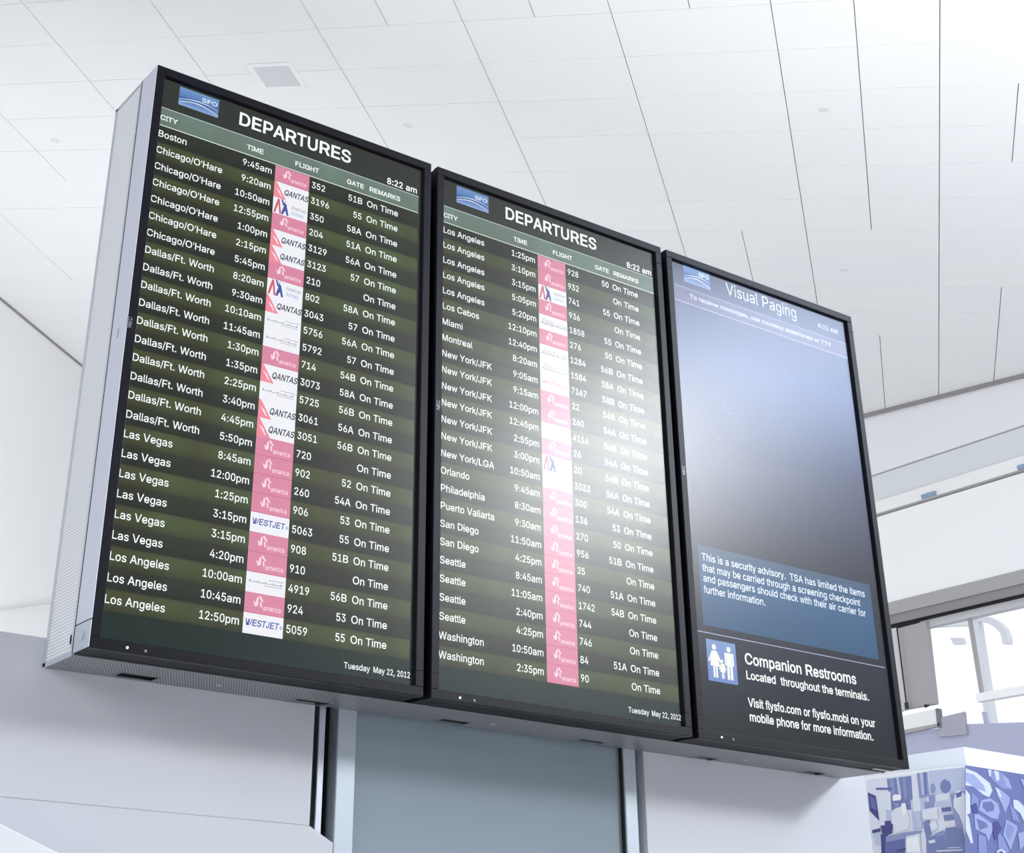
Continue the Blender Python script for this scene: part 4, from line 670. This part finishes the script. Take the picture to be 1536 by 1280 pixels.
VA, QF, AA, GR, AS, WJ, RD, EM = 'VA', 'QF', 'AA', 'GR', 'AS', 'WJ', 'RD', 'EM'
def tile_art(t, kind, x0, x1, z1, z0, y=0.0):
    """z1 top, z0 bottom"""
    w_, h = x1 - x0, z1 - z0
    def P(u, v): return (x0 + w_ * u, z0 + h * v)
    if kind == VA:
        t.quad(x0, x1, z0, z1, y, 1); t.quad(x0, x1, z0, z0 + h * .04, y - .0001, 2)
        t.poly([P(.26, .34), P(.30, .78), P(.34, .84), P(.34, .40)], y - .0002, 3); t.poly([P(.34, .84), P(.44, .60), P(.47, .66), P(.38, .90)], y - .0002, 3)
        t.poly([P(.26, .34), P(.22, .58), P(.25, .60), P(.30, .36)], y - .0002, 3); t.poly([P(.40, .34), P(.38, .60), P(.42, .60), P(.44, .34)], y - .0002, 3)
        t.add('america', x0 + w_ * .92, z0 + h * .22, h * .25, 'R', w_ * .46, 1, y - .0002, 3)
        return
    t.quad(x0, x1, z0, z1, y, 0)
    if kind == QF:
        t.poly([P(.0, 1), P(.05, 1), P(.36, .0), P(.0, .0)], y - .0001, 5)
        t.poly([P(.05, .62), P(.15, .46), P(.2, .36), P(.12, .40)], y - .0002, 0); t.poly([P(.10, .46), P(.16, .40), P(.26, .10), P(.2, .16)], y - .0002, 0)
        t.add('QANTAS', x0 + w_ * .985, z0 + h * .30, h * .34, 'R', w_ * .70, 2, y - .0002, 4, shear=.22)
    elif kind == AA:
        t.poly([P(.02, .05), P(.13, .95), P(.18, .95), P(.25, .05), P(.19, .05), P(.155, .62), P(.08, .05)], y - .0002, 6)
        t.poly([P(.24, .05), P(.33, .75), P(.38, .75), P(.46, .05), P(.40, .05), P(.37, .28), P(.34, .28), P(.30, .05)], y - .0002, 7)
        t.poly([P(.22, 1), P(.28, .95), P(.31, .75), P(.36, 1), P(.33, .62), P(.28, .62)], y - .0003, 7)
        t.add('American', x0 + w_ * .53, z0 + h * .55, h * .22, 'L', w_ * .42, 1, y - .0002, 8)
        t.add('Airlines', x0 + w_ * .53, z0 + h * .20, h * .24, 'L', w_ * .36, 1, y - .0002, 10)
    elif kind == GR:
        for j in range(13):
            a = .07 + j * .066
            t.quad(x0 + w_ * a, x0 + w_ * (a + .045), z0 + h * .50, z0 + h * (.56 + .05 * (j % 3 == 0)), y - .0002, 8)
        t.quad(x0 + w_ * .55, x0 + w_ * .95, z0 + h * .70, z0 + h * .735, y - .0002, 8); t.quad(x0 + w_ * .45, x0 + w_ * .92, z0 + h * .40, z0 + h * .43, y - .0002, 8)
    elif kind == AS:
        t.add('Alaska', x0 + w_ * .50, z0 + h * .36, h * .42, 'R', w_ * .46, 1, y - .0002, 9, shear=.5)
        t.add('Airlines', x0 + w_ * .97, z0 + h * .36, h * .34, 'R', w_ * .42, 1, y - .0002, 9, shear=.5)
        t.quad(x0 + w_ * .04, x0 + w_ * .9, z0 + h * .40, z0 + h * .44, y - .0003, 8)
    elif kind == WJ:
        t.add('WESTJET', x0 + w_ * .04, z0 + h * .40, h * .30, 'L', w_ * .84, 2, y - .0002, 7, shear=.15)
        t.poly([P(.90, .50), P(.94, .62), P(.98, .50), P(.94, .40)], y - .0002, 10)
    elif kind == RD:
        t.add('aeromexico', x0 + w_ * .06, z0 + h * .48, h * .26, 'L', w_ * .86, 1, y - .0002, 6, shear=.1)
    elif kind == EM:
        t.poly([P(.52, .35), P(.62, .50), P(.70, .85), P(.78, .88), P(.72, .45), P(.68, .30)], y - .0002, 8)
        for j in range(6): t.quad(x0 + w_ * (.22 + j * .08), x0 + w_ * (.27 + j * .08), z0 + h * .22, z0 + h * .27, y - .0002, 8)
TM = None
def departures(k, rows, lb):
    global TM
    r, put = monitor(k, lb)
    TM = [G['tile'], G['pink'], G['pink_d'], G['pink_l'], G['ink'], G['ink_p'], G['ink_r'], G['ink_b'], G['ink_g'], G['ink_g'], G['ink_lb']]
    sfo(put, .047, .128, -.030, -.069)
    put(TX().add('DEPARTURES', .170, -.066, .0265, 'L', .249, 2), 'title_lettering', G['txt'], 2)
    put(TX().add('8:22 am', .575, -.082, .0135, 'R', .073, 2), 'clock_lettering', G['txt'], 2)
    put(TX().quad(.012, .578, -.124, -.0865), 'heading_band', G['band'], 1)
    put(TX().quad(.012, .578, -.0877, -.0865).quad(.012, .578, -.1255, -.1236), 'heading_line', G['line'], 2)
    t = TX()
    for s, a, b_ in (('CITY', .0150, .050), ('TIME', .192, .228), ('FLIGHT', .295, .348), ('GATE', .4105, .4505), ('REMARKS', .462, .535)):
        t.add(s, a, -.113, .0098, 'L', b_ - a, 2)
    put(t, 'heading_lettering', G['txt'], 3)
    for i, (city, tm, fl, tile, gate) in enumerate(rows):
        zt = -.1265 - .0337 * i; zb_ = zt - .0337; bl = zt - .0222
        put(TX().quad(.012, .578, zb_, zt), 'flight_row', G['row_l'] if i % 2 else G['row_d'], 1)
        t = TX(); cap = .0131
        t.add(city, .0140, bl, cap, sx=1.03); t.add(tm, .2485, bl, cap, 'R', sx=1.04); t.add(fl, .3335, bl, cap, sx=1.03)
        t.add(gate, .4485, bl, cap, 'R', sx=1.03); t.add('On Time', .4575, bl, cap, 'L', .0735)
        put(t, 'flight_lettering', G['txt'], 2)
        t = TX(); tile_art(t, tile, .2545, .3285, zt, zb_)
        put(t, 'airline_tile', TM, 3)
    put(TX().add('Tuesday', .447, -1.0335, .0098, 'L', .052, 1).add('May 22, 2012', .5805, -1.0335, .0098, 'R', .0755, 1), 'date_lettering', G['txt'], 2)
    return r

C1 = ["Boston"] + ["Chicago/O'Hare"] * 6 + ["Dallas/Ft. Worth"] * 10 + ["Las Vegas"] * 6 + ["Los Angeles"] * 3
T1 = "9:45am 9:20am 10:50am 12:55pm 1:00pm 2:15pm 5:45pm 8:20am 9:30am 10:10am 11:45am 1:30pm 1:35pm 2:25pm 3:40pm 4:45pm 5:50pm 8:45am 12:00pm 1:25pm 3:15pm 3:15pm 4:20pm 10:00am 10:45am 12:50pm".split()
F1 = "352 3196 350 204 3129 3123 210 802 3043 5756 5792 714 3073 5725 3061 3051 720 902 260 906 5063 908 910 4919 924 5059".split()
L1_ = [VA, QF, AA, VA, QF, QF, VA, AA, QF, GR, GR, VA, QF, GR, QF, QF, VA, VA, VA, VA, WJ, VA, VA, GR, VA, WJ]
G1 = "51B 55 58A 51A 56A 57 _ 58A 57 56A 57 54B 58A 56B 56A 56B _ 52 54A 53 55 51B _ 56B 53 55".split()
C2 = ["Los Angeles"] * 5 + ["Los Cabos", "Miami", "Montreal"] + ["New York/JFK"] * 6 + ["New York/LGA", "Orlando", "Philadelphia", "Puerto Vallarta", "San Diego", "San Diego"] + ["Seattle"] * 4 + ["Washington"] * 2
T2 = "1:25pm 3:10pm 3:15pm 5:05pm 5:20pm 12:10pm 12:40pm 8:20am 9:05am 9:15am 12:00pm 12:45pm 2:55pm 3:00pm 10:50am 9:45am 8:30am 9:30am 11:50am 4:25pm 8:45am 11:05am 2:40pm 4:25pm 10:50am 2:35pm".split()
F2 = "928 932 741 936 1858 276 1284 1584 7167 22 260 4116 26 20 3033 300 136 270 956 25 740 1742 744 746 84 90".split()
L2_ = [VA, VA, AA, VA, AS, VA, AS, AS, RD, VA, VA, EM, VA, AA, GR] + [VA] * 11
G2 = "50 _ 55 _ 55 50 56B 58A 58B 54B 54A 56B 54A 56B 56A 54A 53 50 51B _ 51A 54B _ _ 51A _".split()
def rows(*a): return [(c, t, f_, l, '' if g == '_' else g) for c, t, f_, l, g in zip(*a)]
departures(0, rows(C1, T1, F1, L1_, G1), 'leftmost tall black monitor listing departures from Boston to Los Angeles')
departures(1, rows(C2, T2, F2, L2_, G2), 'middle tall black monitor listing departures from Los Angeles to Washington')

# third monitor: visual paging
G['bg3'] = glow_grad('page_navy_glare', [(0.0, (0.006, 0.008, 0.013)), (0.18, (0.008, 0.012, 0.028)), (0.34, (0.008, 0.010, 0.020)), (0.62, (0.030, 0.042, 0.11)), (0.80, (0.10, 0.14, 0.28)), (0.93, (0.12, 0.15, 0.26)), (1.0, (0.06, 0.075, 0.14))])  # pale blue upper part is glare painted into the page colour
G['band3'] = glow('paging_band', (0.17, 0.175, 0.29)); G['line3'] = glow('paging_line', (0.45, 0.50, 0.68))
G['adv'] = glow_grad('advisory_blue', [(0.0, (0.022, 0.085, 0.185)), (0.6, (0.028, 0.10, 0.23)), (1.0, (0.040, 0.085, 0.17))])
G['icon'] = glow_grad('icon_blue', [(0.0, (0.15, 0.24, 0.55)), (1.0, (0.20, 0.30, 0.58))])
G['txt3'] = glow('paging_white', (0.66, 0.74, 0.90))
r, put = monitor(2, 'rightmost tall black monitor showing a visual paging page with companion restrooms notice')
sfo(put, .050, .131, -.022, -.066)
put(TX().add('Visual Paging', .180, -.0605, .0290, 'L', .232, 0), 'title_lettering', G['txt3'], 2)
put(TX().add('8:22 AM', .552, -.0625, .0105, 'R', .070, 1), 'clock_lettering', G['txt3'], 2)
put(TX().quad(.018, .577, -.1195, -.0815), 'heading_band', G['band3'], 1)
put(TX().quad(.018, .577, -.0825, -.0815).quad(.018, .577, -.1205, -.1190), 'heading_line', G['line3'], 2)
put(TX().add('To receive messages, use courtesy telephones or TTY', .063, -.1045, .0105, 'L', .458, 1), 'heading_lettering', G['txt3'], 3)
put(TX().quad(.033, .5525, -.839, -.6745), 'advisory_box', G['adv'], 1)
t = TX()
for s, z, x1 in (('This is a security advisory.  TSA has limited the items', -.7055, .533), ('that may be carried through a screening checkpoint', -.7280, .514),
                 ('and passengers should check with their air carrier for', -.7495, .528), ('further information.', -.7730, .217)):
    t.add(s, .0415, z, .0150, 'L', x1 - .0415, 1)
put(t, 'advisory_lettering', glow('advisory_white', (0.78, 0.88, 1.0)), 2)
put(TX().quad(.016, .5695, -.8545, -.8530), 'divider_line', G['line3'], 1)
put(TX().quad(.037, .1175, -.9475, -.866), 'restroom_icon', G['icon'], 1)
t = TX()
def person_sign(cx, zt, h, skirt):
    t.disc(cx, zt - h * .09, h * .085)
    if skirt:
        t.poly([(cx - h * .10, zt - h * .20), (cx + h * .10, zt - h * .20), (cx + h * .20, zt - h * .66), (cx - h * .20, zt - h * .66)])
        t.poly([(cx - h * .10, zt - h * .20), (cx - h * .28, zt - h * .52), (cx - h * .22, zt - h * .55), (cx - h * .06, zt - h * .30)], -.0001)
        t.poly([(cx + h * .10, zt - h * .20), (cx + h * .28, zt - h * .52), (cx + h * .22, zt - h * .55), (cx + h * .06, zt - h * .30)], -.0001)
        t.quad(cx - h * .09, cx - h * .015, zt - h, zt - h * .64, -.0001); t.quad(cx + h * .015, cx + h * .09, zt - h, zt - h * .64, -.0001)
    else:
        t.quad(cx - h * .12, cx + h * .12, zt - h * .60, zt - h * .20); t.quad(cx - h * .19, cx - h * .13, zt - h * .58, zt - h * .20); t.quad(cx + h * .13, cx + h * .19, zt - h * .58, zt - h * .20)
        t.quad(cx - h * .19, cx + h * .19, zt - h * .26, zt - h * .20, -.0001)
        t.quad(cx - h * .12, cx - h * .015, zt - h, zt - h * .58, -.0001); t.quad(cx + h * .015, cx + h * .12, zt - h, zt - h * .58, -.0001)
person_sign(.0575, -.874, .066, True); person_sign(.0975, -.874, .066, False); person_sign(.0775, -.902, .038, True)
put(t, 'icon_figures', glow('icon_white', (0.85, 0.88, 0.80)), 2)
put(TX().add('Companion Restrooms', .141, -.9015, .0215, 'L', .331, 2), 'notice_lettering', G['txt'], 1)
put(TX().add('Located  throughout the terminals.', .141, -.9315, .0160, 'L', .365, 2), 'notice_lettering', G['txt'], 1)
put(TX().add('Visit flysfo.com or flysfo.mobi on your', .141, -.9855, .0165, 'L', .374, 2), 'notice_lettering', G['txt'], 1)
put(TX().add('mobile phone for more information.', .141, -1.0135, .0165, 'L', .364, 2), 'notice_lettering', G['txt'], 1)
tm = MB()
for i in range(4): tm.box(.545 + i * .012, .552 + i * .012, .040, .048, -.0012, .0004)
tm.build('port_marking', M['white'], r)

# ------------------------------------------------------------------ perforated housing behind the monitors
hs = empty('display_housing', (0, .064, ZB)); tag(hs, 'long silver perforated metal housing carrying the three monitors on the wall', 'housing')
def hp(mb, name, m, bevel=0):
    o = mb.build(name, m, hs, bevel=bevel); o.location = -hs.location; return o
Y0, Y1 = .0645, YW - .0005
hp(MB().box(.003, W3 - .003, Y0 + .003, Y1 - .002, ZB + .004, ZT - .003), 'body', M['black'])
hp(MB().box(0, .0025, Y0, Y1, ZB, ZT), 'side_panel', M['perf_side'])
hp(MB().box(W3 - .0025, W3, Y0, Y1, ZB, ZT), 'side_panel', M['perf_side'])
hp(MB().box(.0026, W3 - .0026, Y0, Y1, ZT - .0025, ZT), 'top_panel', M['alu'])
# underside with six real slots
slots = [(.114, .180, .140, .176), (.446, .512, .150, .185), (.748, .812, .146, .184), (1.078, 1.143, .154, .185), (1.392, 1.447, .158, .185), (1.713, 1.764, .154, .185)]
ub = MB(); xs = .0026
for (a, b, c_, d) in slots:
    ub.box(xs, a, Y0, Y1, ZB, ZB + .0006); ub.box(a, b, Y0, c_, ZB, ZB + .0006); ub.box(a, b, d, Y1, ZB, ZB + .0006); xs = b
ub.box(xs, W3 - .0026, Y0, Y1, ZB, ZB + .0006)
hp(ub, 'bottom_panel', M['perf_under'])
ed = MB().box(0, W3, Y0 - .0004, Y0 + .006, ZB - .0012, ZB - .0001)
for (a, b, c_, d) in slots:
    ed.box(a - .004, a, c_ - .003, d + .002, ZB - .0010, ZB - .0001); ed.box(b, b + .004, c_ - .003, d + .002, ZB - .0010, ZB - .0001); ed.box(a, b, c_ - .003, c_, ZB - .0010, ZB - .0001)
hp(ed, 'bottom_edging', M['edge'])
bd = MB().box(-.0010, -.0001, Y0, Y0 + .010, ZB + .010, ZT - .008).box(-.0010, -.0001, Y1 - .010, Y1, ZB, ZT).box(-.0010, -.0001, Y0, Y1, ZB - .0005, ZB + .006).box(-.0010, -.0001, Y0, Y1, ZT - .006, ZT)
hp(bd, 'side_edging', M['alu'])
hp(MB().box(-.0018, -.0010, Y0 + .012, Y0 + .0155, ZB + .018, ZB + .032), 'side_keyhole', M['black'])
for x in (.285, .851, 1.50):
    hp(MB().tube((x, .134, ZB - .0012), (x, .134, ZB), .005, 12), 'bottom_screw', M['alu'])
